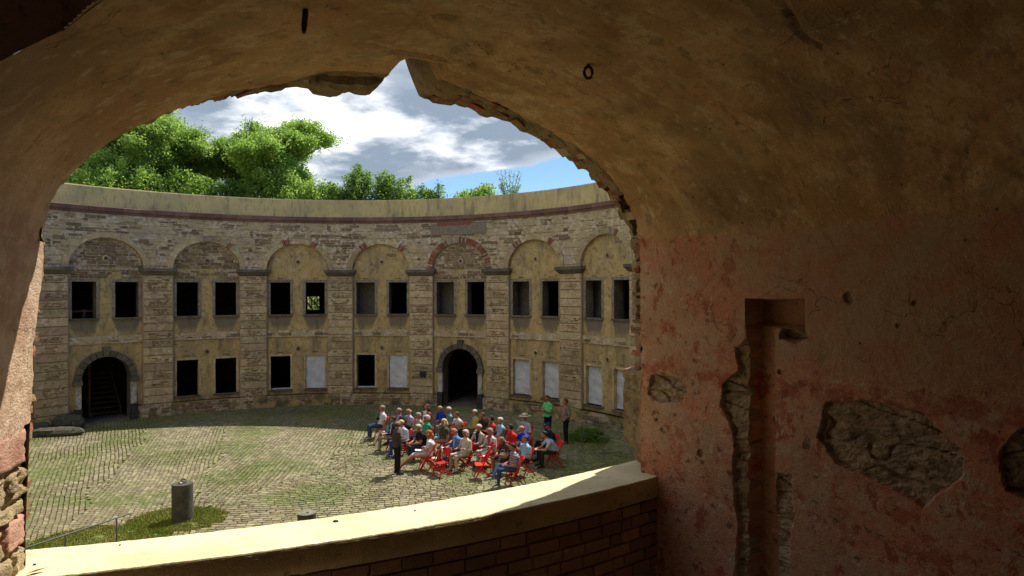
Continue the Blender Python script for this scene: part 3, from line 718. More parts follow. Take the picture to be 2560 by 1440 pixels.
# back of front wall so that no light leaks in
# stair seen through the left doorway
cth = P0 + DA * .5
for j in range(13):
    mb = MB(); wall_box(mb, cth, -.15, .85, .16 + .2 * j, .20 + .2 * j, RI + 1.5 + .25 * j, RI + 1.5 + .25 * j + .28); mb.build('stair_tread', MAT['stair_wood'], bld)
for x in (-.2, .88):
    mb = MB(); vs = [pol(cth + sth(x + dx), RI + 1.45 + q[0], q[1]) for dx in (0, .05) for q in ((0, .02), (3.4, 2.72), (3.4, 3.0), (0, .3))]
    mb.add(vs, [(0, 1, 2, 3), (7, 6, 5, 4), (0, 4, 5, 1), (1, 5, 6, 2), (2, 6, 7, 3), (3, 7, 4, 0)]); mb.build('stair_string', MAT['stair_wood'], bld)
mb = MB(); mb.tube([pol(cth + sth(-.25), RI + 1.4, .0), pol(cth + sth(-.25), RI + 1.4, 3.2)], .05, 8); mb.build('stair_post', MAT['stair_wood'], bld)
cth = P0 + DA * .5
mb = MB()
for (x0_, x1_) in ((-1.28, -.36),): wall_box(mb, cth, x0_, x1_, 4.83, 4.9, RI + .5, RI + .56); wall_box(mb, cth, -.72, -.62, 4.57, 4.95, RI + .5, RI + .56)
mb.build('window_guard_rail', MAT['stair_wood'], bld)

# remaining ring of the courtyard: plain walls, roof
V = []; UV = []; at = []; Fc = []
def plain(th0, th1, z0, z1, step=3.):
    n = max(1, int((th1 - th0) / step)); zs = lin(z0, z1, .9); b = len(V)
    for i in range(n + 1):
        a = th0 + (th1 - th0) * i / n
        for z in zs: V.append(pol(a, R, z)); UV.append((R_(a) * R, z)); at.append(0)
    Fc.extend([tuple(q + b for q in f) for f in grid_faces(n + 1, len(zs), flip=True)])
plain(71.0, 180 - 41.0, 0, Z_TOP); plain(180 - 13.4, 360 - 71.5, 0, Z_TOP)
o = mesh('courtyard_wall', V, Fc, MAT['yellow_render'], bld, uv=UV, attrs={'exposed': at, 'bayx': at})
V = []; n = 120
for i in range(n + 1):
    a = 360 * i / n
    V += [pol(a, R + .3, 9.75), pol(a, 17.5, 9.95), pol(a, 21, 10.1), pol(a, 23.5, 9.0), pol(a, 27, 4.5), pol(a, 32, .2), pol(a, 33, -.2)]
o = mesh('roof_turf', V, grid_faces(n + 1, 7, lambda i, j: not (j >= 3 and (n * .955 < i + .5 < n * .995))), MAT['turf'], smooth=True); tag(o, kind='structure')

# ================================================================= CASEMATE WE STAND IN
cas = empty('vaulted_casemate', 'dim vaulted room with ochre ceiling and salmon red wall framing the view', 'room', loc=(0, 0, 0))
C_TH, W_IN, W_OUT, HS, RISE = 26.8, 12.0, 13.05, .40, 1.65
R_RIM, R_BACK, R_EDGE = 14.43, 25.0, 16.28
def redge(tn): return R_EDGE + max(0, tn - 17.7) * .24
CRACK = [(31.72, 17.6), (32.0, 17.55), (32.3, 17.42), (32.7, 17.5), (33.2, 17.42), (33.6, 17.48)]
crackpx = [(1955, -10), (1962, 12), (1975, 35), (1990, 62), (2003, 85), (2022, 98), (2035, 108), (2052, 112)]
def vault_hit(px, py):
    kx = (px - 1280) / F_PX; kz = (726 - py) / F_PX; t = 1.
    while t < 14:
        x, y, h = kx * t, t, kz * t; tn = math.degrees(math.atan2(x - CX, -(y - CY))); r = math.hypot(x - CX, y - CY)
        o_ = (tn - C_TH) / W_IN
        if abs(o_) >= 1 or h > HS + RISE * math.sqrt(1 - o_ * o_): return tn, r, h
        t += .01
    return None
crk = [vault_hit(*p) for p in crackpx]
def segd(p, a, b):
    ax, ay = a; bx, by = b; dx, dy = bx - ax, by - ay; t = max(0, min(1, ((p[0] - ax) * dx + (p[1] - ay) * dy) / (dx * dx + dy * dy + 1e-9)))
    return math.hypot(p[0] - ax - t * dx, p[1] - ay - t * dy)
crk_s = [(R_(c[0]) * c[1] , c[1]) for c in crk]
def rimoff(tn): return -.28 * max(0, min(1, (23.6 - tn) / 1.2)) * (.45 + .55 * max(0, min(1, (tn - 15) / 3))) - .10 * max(0, min(1, (tn - 28.5) / 2)) * max(0, min(1, (36 - tn) / 2))
def notch(tn, r):
    """the missing keystone in the outer brick arch"""
    if r > 14.95: return 0
    a = max(0, 1 - abs(tn - 26.95) / .95); b = 1 if 26.75 < tn < 28.2 and r < 14.85 else 0
    return .42 * min(1, a * 1.25) * max(0, min(1, (14.95 - r) / .2)) + (.0 if not b else 0)
def vault_pt(a, r):
    """a: 0 left spring .. pi right spring"""
    tn = C_TH - W_IN * cos(a); h = HS + RISE * sin(a)
    return tn, h
# main vault sheet
NA = 250; rs = merge(lin(R_RIM, 19.0, .028), lin(19.0, R_BACK, .25))
V = []; UV = []; ex = []; lo = []
arc = [0.]
for i in range(NA): 
    a = pi * (i + .5) / NA; arc.append(arc[-1] + math.hypot(W_IN * R_(1) * 15.5 * sin(a), RISE * cos(a)) * pi / NA)
rimj = [.05 * fbm(i * .09, 0.) + .03 * nz(i * .6, 3.) for i in range(NA + 1)]
for i in range(NA + 1):
    a = pi * i / NA; tn, h = vault_pt(a, 0)
    for j, r in enumerate(rs):
        rr = r + ((rimj[i] + rimoff(tn)) * max(0, 1 - (r - R_RIM) / .5))
        nrm = (-cos(a) , sin(a))
        s = arc[i]
        d = .035 * fbm(s * .8, r * .8, 1.) + .010 * fbm(s * 4, r * 4, 2.)
        chip = fbm(s * 1.7 + 4, r * 1.2, 9.)
        if chip > .20: d += .014
        # strip of lost plaster round the keystone
        if 15.0 < rr < 17.5 and 25.4 < tn < 28.6 and fbm(s * 1.1 + 2, r * .8, 4.) > -.12: d += .035
        if r < 19 and 29 < tn < 36 and rr > 17:
            dd = min(segd((R_(tn) * rr, rr), crk_s[q], crk_s[q + 1]) for q in range(len(crk_s) - 1))
            if dd < .018: d += .03
        hh = h + d * abs(sin(a)) + notch(tn, rr); tt = tn + math.degrees(d * (-cos(a)) / 15.5) * 1.
        V.append(npol(tt, rr, hh)); UV.append((rr, HS + arc[-1] - s)); ex.append(0.); lo.append(.5 + (.62 - h) * .9 if a > pi / 2 else .5 + (.05 - (h - .4)) * .5)
nj = len(rs)
TH_EDGE = 22.6
def keepv(i, j):
    tn = vault_pt(pi * (i + .5) / NA, 0)[0]; return not (tn < TH_EDGE and rs[j] > redge(tn))
vault = mesh('vault_ceiling', V, grid_faces(NA + 1, nj, keepv), MAT['casemate_plaster'], cas, smooth=True, uv=UV, attrs={'exposed': ex, 'lower': lo, 'pale': [max(0, 1 - (i_ // nj) / 55) ** 1.5 for i_ in range(len(V))]})

# right wall: niche, chase, lost plaster
def poly_in(p, poly):
    c = False; j = len(poly) - 1
    for i in range(len(poly)):
        if (poly[i][1] > p[1]) != (poly[j][1] > p[1]) and p[0] < (poly[j][0] - poly[i][0]) * (p[1] - poly[i][1]) / (poly[j][1] - poly[i][1]) + poly[i][0]: c = not c
        j = i
    return c
TR = C_TH + W_IN; TL = C_TH - W_IN
dR = (sin(R_(TR)), -cos(R_(TR)))
def wallrh(px, py, d=dR):
    k = (px - 1280) / F_PX; det = k * -d[1] + d[0]; t = (CX * -d[1] + d[0] * CY) / det; r = (t - CY) / d[1]
    return (r, (726 - py) / F_PX * t)
hole1 = [wallrh(*p) for p in [(2060, 1008), (2180, 1005), (2300, 1030), (2370, 1090), (2405, 1130), (2402, 1195), (2370, 1225), (2345, 1240), (2310, 1272), (2280, 1250), (2200, 1210), (2150, 1180), (2090, 1165), (2065, 1125), (2043, 1095), (2058, 1050)]]
hole2 = [wallrh(*p) for p in [(2575, 1060), (2530, 1090), (2497, 1130), (2500, 1180), (2520, 1230), (2580, 1260), (2700, 1260), (2720, 1080)]]
hole3 = [wallrh(*p) for p in [(1625, 935), (1700, 940), (1720, 970), (1712, 1000), (1690, 1010), (1640, 1005), (1615, 985)]]
chL = [wallrh(*p) for p in [(1862, 850), (1838, 870), (1845, 930), (1805, 960), (1800, 1020), (1822, 1050), (1832, 1110), (1830, 1240), (1845, 1330), (1832, 1440), (1860, 1500), (1900, 1500), (1866, 1440), (1866, 1200), (1868, 1000), (1868, 860)]]
chR = [wallrh(*p) for p in [(1940, 1185), (1975, 1190), (1980, 1290), (1972, 1345), (1965, 1500), (1930, 1500), (1934, 1350)]]
ledge = [wallrh(*p) for p in [(1955, 825), (2012, 822), (2015, 850), (1985, 860), (1950, 845)]]
patch = [wallrh(*p) for p in [(1777, 765), (1800, 757), (1822, 775), (1818, 805), (1805, 830), (1795, 825), (1785, 800)]]
n0 = wallrh(1865, 750); n1_ = wallrh(2010, 823)
cx0, cx1 = wallrh(1867, 1200)[0], wallrh(1935, 1200)[0]
RR = merge(lin(R_RIM, 18.6, .013), lin(18.6, R_BACK, .3)); HH = merge(lin(-3.95, -3.1, .1), lin(-3.1, .405, .013))
V = []; UV = []; ex = []; lo = []
pits = [(wallrh(1750, 1135), .045), (wallrh(2120, 745), .05), (wallrh(2285, 755), .025), (wallrh(2245, 815), .02), (wallrh(1840, 430), .02), (wallrh(1600, 870), .03), (wallrh(1640, 1050), .02), (wallrh(1950, 930), .03)]
def pdist(p, poly):
    b = 9.
    for i in range(len(poly)): b = min(b, segd(p, poly[i - 1], poly[i]))
    return b if poly_in(p, poly) else -b
GR = [(g, dep, min(q[0] for q in g) - .06, max(q[0] for q in g) + .06, min(q[1] for q in g) - .06, max(q[1] for q in g) + .06) for g, dep in ((hole1, .055), (hole2, .07), (hole3, .04), (chL, .06), (chR, .04), (ledge, .10))]
def sstep(x): x = max(0., min(1., x)); return x * x * (3 - 2 * x)
for r in RR:
    for h in HH:
        jx = .055 * fbm(r * 4.5, h * 4.5, 3., 6); p = (r + jx, h + .055 * fbm(r * 4.5, h * 4.5, 8., 6)); e = 0.; d = .02 * fbm(r * .9, h * .9) + .005 * fbm(r * 5, h * 5)
        q1 = min(r - n0[0], n1_[0] - r, h - n1_[1], n0[1] - h); q2 = min(r - cx0, cx1 + .01 * nz(h * 3, 1) - r, n1_[1] + .05 - h)
        d += max(.34 * sstep(q1 / .012 + .5), .24 * sstep(q2 / .02 + .5))
        for pg, dep, a0, a1, b0, b1 in GR:
            if a0 < p[0] < a1 and b0 < p[1] < b1:
                q = pdist(p, pg)
                if q > -.02:
                    f = sstep(q / .022 + .3); e = max(e, f); crag = abs(nz(r * 1.3 + .8 * nz(h * 3, r * 2), h * 4.5 + r * .8, 5.)); d += f * (dep + .06 * fbm(r * 3, h * 8, 2.) + .045 * max(0, 1 - crag / .05) + .02 * nz(r * 12, h * 26, 5.) + .012 * nz(r * 40, h * 50)); break
        for (c, rad) in pits:
            q = math.hypot(p[0] - c[0], p[1] - c[1])
            if q < rad: d += .035 * sstep((rad - q) / .015); e = max(e, .7)
        if poly_in(p, patch): d += .008; e = .0
        tt = TR + math.degrees(d / r)
        V.append(npol(tt, r, h)); UV.append((r, h)); ex.append(e); lo.append(.5 + (.62 - h) * .9)
# smooth the side of the mesh grid a little only in the flat parts (kept crisp elsewhere)
wallR = mesh('side_wall', V, grid_faces(len(RR), len(HH)), MAT['casemate_plaster'], cas, smooth=False, uv=UV, attrs={'exposed': ex, 'lower': lo})

# left jamb (its upper part plastered, lower part bare ashlar)
RL = lin(R_RIM, R_EDGE + .0, .025); HL = merge(lin(-3.95, -1.5, .08), lin(-1.5, .405, .025)); V = []; UV = []; ex = []; lo = []
for r in RL:
    for h in HL:
        rr = r + (.05 * fbm(h * 3, 0) + .035 * nz(h * 11, 4)) * max(0, 1 - (r - R_RIM) / .2) - .126 * max(0, min(1, (h + .4) / .6)) * max(0, 1 - (r - R_RIM) / .5)
        d = .02 * fbm(r, h, 5.) + .007 * fbm(r * 5, h * 5, 4.); e = 0.
        if h < -1.02 + .10 * fbm(r * 3, 2.) - (r - 14.4) * .5: d += .05; e = 1.
        V.append(npol(TL - .35 * max(0, min(1, (.3 - h) / 2.2)) - math.degrees(d / r), rr, h)); UV.append((r + 40, h)); ex.append(e); lo.append(.5 + (-.9 - h) * .3)
mesh('jamb_wall', V, grid_faces(len(RL), len(HL), flip=True), MAT['casemate_plaster'], cas, smooth=False, uv=UV, attrs={'exposed': ex, 'lower': lo, 'pale': [1.] * len(V)})
# bare ashlar stones of the left jamb
def ashlar(r0, r1, h0, h1, sl, mname, out, rough_):
    n, m = 14, 12; V = []
    for i in range(n + 1):
        for j in range(m + 1):
            r = r0 + (r1 - r0) * i / n; h = h0 + (h1 - h0) * j / m + sl * (r - R_RIM)
            e = i in (0, n) or j in (0, m); d = -out + (.05 if e else 0) + rough_ * fbm(r * 7 + h0 * 9, h * 7, 3.) + rough_ * .5 * nz(r * 22, h * 22)
            V.append(npol(TL - .35 * max(0, min(1, (.3 - h) / 2.2)) - math.degrees((d) / r), r + .012 * nz(h * 14, r * 3), h + .012 * nz(r * 12, h * 4)))
    mesh('stone', V, grid_faces(n + 1, m + 1, flip=True), MAT[mname], cas, smooth=True)
sl = -.02
for (h0, h1, mn, out, ro, split) in ((-1.36, -1.06, 'ashlar_pink', .0, .025, None), (-1.62, -1.38, 'ashlar_buff', -.01, .07, 14.72), (-1.74, -1.64, 'ashlar_buff', .0, .05, None), (-2.00, -1.76, 'ashlar_pink', .0, .03, 14.75), (-2.32, -2.02, 'ashlar_buff', .0, .05, 14.6), (-2.7, -2.34, 'ashlar_buff', .0, .05, None)):
    if split: ashlar(R_RIM + .01, split, h0, h1, sl, mn, out, ro); ashlar(split + .02, 15.3, h0, h1, sl, 'ashlar_buff', out, .06)
    else: ashlar(R_RIM + .01, 15.3, h0, h1, sl, mn, out, ro)

# broken outer edge: from the plaster rim out to the courtyard face, all the way round
NS = 420; NW = 16; V = []
path = []   # (tn_in, h_in, tn_out, h_out)
for i in range(NS + 1):
    q = i / NS
    if q < .27: h = -2.35 + (HS + 2.35) * q / .27; ls = .35 * max(0, min(1, (.3 - h) / 2.2)); path.append((TL - ls, h, C_TH - W_OUT - ls, h, 0))
    elif q > .73: h = HS - (HS + 2.35) * (q - .73) / .27; path.append((TR, h, C_TH + W_OUT + .85, h, 2))
    else:
        a = pi * (q - .27) / .46; path.append((C_TH - W_IN * cos(a), HS + RISE * sin(a), C_TH - W_OUT * cos(a) + .85 * max(0, -cos(a)) ** 5, HS + (RISE - .02) * sin(a), 1))
for i, (t0, h0, t1, h1, kind) in enumerate(path):
    s = i * .032
    for j in range(NW + 1):
        f = j / NW; r0_ = R_RIM + ((rimj[min(NA, max(0, int((i / NS - .27) / .46 * NA)))] + rimoff(t0)) if kind == 1 else (-.126 if kind == 0 else 0) * max(0, min(1, (h0 + .4) / .6))); r = r0_ + (13.95 - r0_) * f
        tn = t0 + (t1 - t0) * f ** .8; h = h0 + (h1 - h0) * f
        if j == 0 and kind == 1: r += .06; h += .035
        n_ = .05 * fbm(s * 2.2, f * 1.2, 3.) + .05 * nz(s * 5.5, f * 2, 6.) + .025 * nz(s * 17, f * 6, 2.)
        brk = .035 * (1 if math.floor(s / .085) % 2 else -1) * (.5 + .5 * nz(math.floor(s / .085) * 3.3, 1.)) if f > .25 else 0
        amp = min(1, f * 4); dd = (n_ + brk * .6) * amp
        if kind == 1:
            a = pi * (i / NS - .27) / .46; h += dd * abs(sin(a)) * .9; tn += -math.degrees(dd / 14.) * cos(a) * 1.
            h += notch(tn, r)
            if 23.35 < tn < 25.9 and f > .3: h -= .06 + .02 * nz(s * 8, 1)          # stone hanging from the arch
            if 28.0 < tn < 29.4: h -= .02
        elif kind == 0: tn -= math.degrees(max(-.03, dd) / 14.) ; r += .04 * nz(h * 6, 2) * amp
        else:
            tn += math.degrees(max(-.01, dd * .8) / 14.)
            if -1.0 > h > -2.05: tn -= .95 * f * min(1, (h + 2.1) * 6)                 # rendered stump of the outer pier
            if .55 > h > -.35 and f > .5: tn -= .25
        if kind and tn > 37.6 and .52 < h < 1.25: tn += 1.9 * min(1, f * 6) * max(0, min(1, (.8 - f) * 6)) * math.sin((h - .52) / .73 * pi) ** .5; h += .12 * (h > .9) * min(1, f * 5) * (f < .8)
        V.append(npol(tn, r, h))
mesh('broken_edge', V, grid_faces(NS + 1, NW + 1, flip=False), MAT['broken_masonry'], cas, smooth=False)
# loose bricks and stones still set in the broken edge
for i in range(150):
    q = random.uniform(.05, .95); t0, h0, t1, h1, kind = path[int(q * NS)]
    f = random.uniform(.25, .95); r = R_RIM + (13.97 - R_RIM) * f; tn = t0 + (t1 - t0) * f; h = h0 + (h1 - h0) * f
    if 25.7 < tn < 28.1 or (kind == 2 and f > .6): continue
    sz = (random.uniform(.10, .22), random.uniform(.10, .2), random.uniform(.05, .09))
    if kind == 1: a = pi * (q - .27) / .46; ang = a - pi / 2; h += .02 * sin(a); tn -= .12 * cos(a)
    else: ang = random.uniform(-.1, .1); tn += .16 * (1 if kind == 2 else -1)
    T_ = R_(tn); tx = Vector((cos(T_), sin(T_), 0)); rx = Vector((sin(T_), -cos(T_), 0)); zz = Vector((0, 0, 1))
    ca, sa = cos(ang), sin(ang); e1 = tx * ca - zz * sa if kind == 1 else tx; e3 = tx * sa + zz * ca if kind == 1 else zz
    M = Matrix((e1, rx, e3)).transposed() @ Matrix.Rotation(random.uniform(-.15, .15), 3, 'Z')
    vs = []
    for X in (-1, 1):
        for Y in (-1, 1):
            for Z in (-1, 1): vs.append(Vector(npol(tn, r, h)) + M @ Vector((X * sz[0] / 2 * random.uniform(.8, 1), Y * sz[1] / 2 * random.uniform(.8, 1), Z * sz[2] / 2 * random.uniform(.75, 1))))
    mesh('brick' if random.random() < .5 else 'stone', vs, [(0, 1, 3, 2), (4, 6, 7, 5), (0, 4, 5, 1), (2, 3, 7, 6), (0, 2, 6, 4), (1, 5, 7, 3)], random.choice([MAT['brick_red'], MAT['broken_masonry'], MAT['broken_masonry'], MAT['broken_masonry'], MAT['ashlar_buff']]), cas)
# face of the wall towards the room above/beside the left arch, darker cross vault beyond it
V = []; n = 60
for i in range(n + 1):
    a = (math.acos((C_TH - TH_EDGE) / W_IN)) * i / n; tn, h = vault_pt(a, 0); r_ = redge(tn) - .01
    V += [npol(tn, r_, h + .0), npol(tn, r_ + .02, h + 1.3)]
mesh('inner_arch_face', V, grid_faces(n + 1, 2), MAT['dark_plaster'], cas)
V = []
for i in range(21):
    for j in range(15):
        tn = -4 + (TH_EDGE + 4) * i / 20; r = R_EDGE - .05 + 8.8 * j / 14
        V.append(npol(tn, r, 2.45 - .9 * ((tn - 12) / 16) ** 2 + .03 * fbm(tn * .3, r)))
mesh('cross_vault', V, grid_faces(21, 15), MAT['dark_plaster'], cas)
mb = MB()
def nbox(t0, t1, r0, r1, h0, h1, steps=1, bld_=None):
    for s_ in range(steps):
        a, b = t0 + (t1 - t0) * s_ / steps, t0 + (t1 - t0) * (s_ + 1) / steps
        vs = [npol(t, r, h) for t in (a, b) for r in (r0, r1) for h in (h0, h1)]
        (bld_ or mb).add(vs, [(0, 1, 5, 4), (2, 6, 7, 3), (0, 4, 6, 2), (1, 3, 7, 5), (0, 2, 3, 1), (4, 5, 7, 6)])
nbox(-4.4, -4, R_EDGE - .1, R_BACK, -4.1, 2.4)
nbox(-4.2, 60, R_BACK, R_BACK + .3, -4.1, -3.85, 20); nbox(-4.2, 60, R_BACK, R_BACK + .3, 1.3, 2.9, 20)
for (a_, b_) in ((-4.2, 9), (15, 16.5), (22.5, 24), (30, 31.5), (37.5, 60)): nbox(a_, b_, R_BACK, R_BACK + .3, -3.9, 1.3, 3)  # gaps in the unseen rear wall, added to let more sky light in
nbox(-4.2, TL - .15, R_EDGE - .15, R_EDGE - .02, -4.1, 2.6, 6)
mb.build('room_wall', flat('room_bounce_pale', (.74, .64, .50), .9, .1), cas)  # unseen walls made pale to bounce light into the room
mb = MB(); nbox(-4.2, 60, 14.2, R_BACK + .2, -4.2, -3.9, 20); o = mb.build('room_floor', flat('floor_bounce_pale', (.66, .60, .48), .9, .12), cas)  # unseen floor made pale so the sun patch lights the vault and walls
mb = MB(); nbox(-4.4, 60, 16.4, R_BACK + .3, 2.75, 2.9, 20); mb.build('roof_slab', MAT['dark_plaster'], cas)
# thickness of the courtyard wall over and beside the opening (outer face)
V = []; Fc = []; n = 60
for i in range(n + 1):
    a = pi * i / n; tn = C_TH - (W_OUT + .05) * cos(a) + .95 * max(0, -cos(a)) ** 5; h = HS + (RISE + .05) * sin(a)
    V += [npol(tn, 13.95, h + notch(tn, 14) + .06), npol(tn, 13.95, Z_TOP - EYE), npol(tn, 14.5, Z_TOP - EYE)]
Fc = grid_faces(n + 1, 3)
for tn, s_ in ((C_TH - W_OUT - .4, -1), (C_TH + W_OUT + 1.0, 1)):
    b = len(V); V += [npol(tn, 13.95, -5.73), npol(tn, 13.95, HS + .05), npol(tn + s_ * .6, 13.95, HS + .05), npol(tn + s_ * .6, 13.95, -5.73)]; Fc.append((b, b + 1, b + 2, b + 3))
mesh('outer_face', V, Fc, MAT['broken_masonry'], cas)
mb = MB()
for (a, b) in ((C_TH + W_OUT + 1.1, 60), (-4, C_TH - W_OUT - .45)):
    nbox(a, b, 14.02, 14.3, -5.7, 4.4, 8)
mb.build('flank_wall', MAT['dark_plaster'], cas)

# parapet wall with coping across the opening
par = empty('parapet_wall', 'curved brick parapet with pale sunlit cement coping across the opening', 'parapet')
T0, T1 = 13.2, 41.2; CT = -2.2; RO, RN = 14.0, 14.68
V = []; prof = [(RN, CT - .24), (RN, CT - .012), (RN - .006, CT - .001), (RN - .1, CT), (14.5, CT + .004), (14.34, CT + .006), (14.2, CT + .004), (RO + .08, CT), (RO + .012, CT - .006), (RO, CT - .03), (RO, CT - .3)]
n = 260
for i in range(n + 1):
    tn = T0 + (T1 - T0) * i / n
    for q, (r, h) in enumerate(prof):
        e = q in (0, 1, 2, 8, 9)
        V.append(npol(tn, r + (.004 * fbm(tn * 3, 0) + .004 * nz(tn * 24, 1.) if e else 0), h + .006 * fbm(tn * 1.2, q * .6, 2) + (.004 * nz(tn * 16, q, 5) if e else 0)))
mesh('coping', V, grid_faces(n + 1, len(prof)), MAT['coping_render'], par, smooth=False)
V = []
for i in range(n + 1):
    tn = T0 + (T1 - T0) * i / n; lowz = CT - .235 - .04 * fbm(tn * 2.3, 5.)
    for (r, h) in ((RN + .002, CT - .02), (RN + .012, CT - .045), (RN + .014, CT - .15), (RN + .012, lowz), (RN - .02, lowz - .005)): V.append(npol(tn, r + .004 * fbm(tn * 6, h * 9), h + .005 * nz(tn * 9, h)))
mesh('render_band', V, grid_faces(n + 1, 5)[:: 1], MAT['parapet_plaster'], par, smooth=True)
mb = MB(); nbox(T0, T1, RO + .02, RN - .03, -5.7, CT - .1, 40); mb.build('wall_core', MAT['mortar_dark'], par)
BH = .135
for row in range(6):
    h1 = CT - .255 - row * BH; h0 = h1 - BH + .012; tn = 14.2 + (row % 2) * .5
    while tn < 39.2:
        L = random.choice([.3, .3, .34, .17, .38]); dt = math.degrees(L / 14.68); t1 = tn + dt - .05; pr = RN - .008 + random.uniform(0, .012)
        if tn > 15: 
            vs = []
            for (tt, hh, rr) in ((tn, h0, RN - .04), (t1, h0, RN - .04), (t1, h1, RN - .04), (tn, h1, RN - .04)): vs.append(npol(tt, rr, hh))
            for (tt, hh) in ((tn + .02, h0 + .006), (t1 - .02, h0 + .006), (t1 - .02, h1 - .006), (tn + .02, h1 - .006)): vs.append(npol(tt, pr + random.uniform(-.003, .003), hh + random.uniform(-.004, .004)))
            mesh('brick', vs, [f[::-1] for f in RF], MAT['parapet_brick'], par)
        tn = t1 + .05
# crumbs and a dry leaf on the coping
for (px, py, s_, lb) in ((622, 1392, .025, 'larger of two dark crumbs lying close together on the coping'), (640, 1398, .014, 'smaller of two dark crumbs lying close together on the coping'), (838, 1302, .03, 'biggest dark crumb on the coping, below the short concrete drum'), (1036, 1276, .014, 'small crumb on the coping left of the shadow tip'), (85, 1408, .015, 'crumb at the left end of the coping near the dry leaf'), (298, 1360, .012, 'tiny crumb on the outer coping edge by the handrail'), (1607, 1181, .02, 'crumb in the shaded right corner of the coping')):
    y = (2.2 - .01) * F_PX / (py - 726); x = (px - 1280) / F_PX * y; mb = MB(); mb.ell((0, 0, 0), (s_, s_ * .6, s_ * .4), nu=7, nv=5); o = mb.build('pebble', MAT['dark_base_stone'], loc=(x, y, EYE - 2.2 + .01)); tag(o, lb, 'pebble', 'crumbs on the coping')
y = 2.2 * F_PX / (1431 - 726); x = (88 - 1280) / F_PX * y
vs = [(-.07, 0, .004), (0, -.022, .016), (.08, 0, .02), (0, .024, .012), (0, 0, .006)]
o = mesh('dry_leaf', vs, [(0, 1, 4), (1, 2, 4), (2, 3, 4), (3, 0, 4)], flat('leaf_brown', (.2, .07, .035)), loc=(x, y, EYE - 2.19)); o.rotation_euler = (0, 0, .7); tag(o, 'curled brown dry leaf lying on the coping beside the rough jamb', 'leaf')

# iron ring and iron peg in the vault
tn, r, h = vault_hit(1472, 160); p = Vector(npol(tn, r, h))
mb = MB(); cpt = p + Vector((0, 0, -.075)); ax = Vector((.93, .15, 0)).normalized()
mb.tube([cpt + ax * .036 * sin(t) + Vector((0, 0, .05 * cos(t))) for t in [2 * pi * i / 20 for i in range(21)]], .013, 8, caps=False)
iron = empty('iron_ring', 'rusty iron eye ring hanging from the vault ceiling', 'ring'); mb.build('ring', MAT['iron'], iron, smooth=True)
mb = MB(); mb.tube([p + Vector((0, 0, .05)), p + Vector((0, 0, -.03))], .014, 8); mb.build('shank', MAT['iron'], iron, smooth=True)
tn, r, h = vault_hit(765, 20); p = Vector(npol(tn, r, h))
mb = MB(); mb.tube([p + Vector((0, 0, .05)), p + Vector((0, 0, -.03)), p + Vector((-.004, -.01, -.12)), p + Vector((-.006, -.02, -.175))], [(.02, .02), (.027, .02), (.028, .018), (.018, .012)], 6); o = mb.build('iron_peg', MAT['iron']); tag(o, 'flat rusty iron peg driven into the ochre vault ceiling', 'peg')

# ================================================================= COURTYARD THINGS
def drum(px, py, rad, hgt, mat, top, label):
    x, y = ground(px, py); e = empty('stone_drum', label, 'drum', 'round concrete drums in the courtyard', (x, y, 0))
    n = 40; vs = []
    for (rr, z) in ((rad * 1.02, -.05), (rad, .03), (rad, hgt - .02), (rad * .985, hgt), (rad * .55, hgt + .004), (.01, hgt + .004)):
        for i in range(n): vs.append((rr * cos(2 * pi * i / n), rr * sin(2 * pi * i / n), z))
    fs = [(j * n + i, j * n + (i + 1) % n, (j + 1) * n + (i + 1) % n, (j + 1) * n + i) for j in range(5) for i in range(n)]
    mesh('body', vs, fs, [mat, top], e, midx=[0 if f[0] < 3 * n else 1 for f in fs]); return e
e = drum(455, 1298, .245, .92, MAT['concrete_dark'], MAT['concrete_dark'], 'tall dark grey concrete drum with a metal tap on its top')
mb = MB(); mb.tube([(-.02, .0, .92), (-.02, 0, 1.0), (.03, .0, 1.03), (.09, 0, 1.0)], [.02, .018, .016, .014], 8); mb.build('tap', MAT['iron'], e, smooth=True)
mb = MB(); mb.tube([(.09 * cos(2 * pi * i / 16), -.01 + .09 * sin(2 * pi * i / 16), .935) for i in range(17)], .008, 6, caps=False); mb.build('drain_ring', MAT['iron'], e)
mb = MB(); mb.ell((-.01, -.05, .94), (.035, .04, .02)); mb.build('basin', flat('steel_light', (.6, .62, .65), .4), e, smooth=True)
yy = (EYE - .5) * F_PX / (1280 - 726); 
e = drum(766, 726 + EYE * F_PX / yy, .215, .5, MAT['concrete_dark'], MAT['concrete_mossy'], 'short concrete drum with a mossy pale top just behind the coping')
mb = MB(); mb.tube([(.02, -.02, .49), (.02, -.02, .515)], .03, 8); mb.build('socket', MAT['iron'], e)
# handrails
def railing(pts, hgt, label, low, posts, extra=None):
    e = empty('handrail', label, 'railing')
    P_ = [Vector((x, y, 0)) for x, y in pts]
    mb = MB(); mb.tube([p + Vector((0, 0, hgt)) for p in P_], .016, 8); mb.build('top_rail', MAT['rail_steel'], e, smooth=True)
    for lz in low: mb = MB(); mb.tube([p + Vector((0, 0, lz)) for p in P_], .011, 6); mb.build('lower_rail', MAT['rail_steel'], e)
    for (x, y) in posts: mb = MB(); mb.tube([(x, y, -.02), (x, y, hgt)], .017, 8); mb.build('post', MAT['rail_steel'], e)
def at_h(px, py, h): y = (EYE - h) * F_PX / (py - 726); return ((px - 1280) / F_PX * y, y)
A, B, Cc = at_h(60, 1368, 1.), at_h(162, 1335, 1.), at_h(290, 1293, 1.)
D = (Cc[0] + (Cc[0] - B[0]) * .3, Cc[1] + (Cc[1] - B[1]) * .3)
railing([(A[0] - .6, A[1] - .6), A, B, Cc, D], 1., 'thin grey steel handrail beside the grass patch below the coping', [.3], [B, Cc, (A[0] - .6, A[1] - .6)])
A, B, Cc = at_h(1455, 1056, 1.), at_h(1507, 1064, 1.), at_h(1600, 1082, 1.)
railing([A, B, Cc], 1., 'thin grey steel handrail near the shaded wall on the right', [.62], [A, B, Cc])
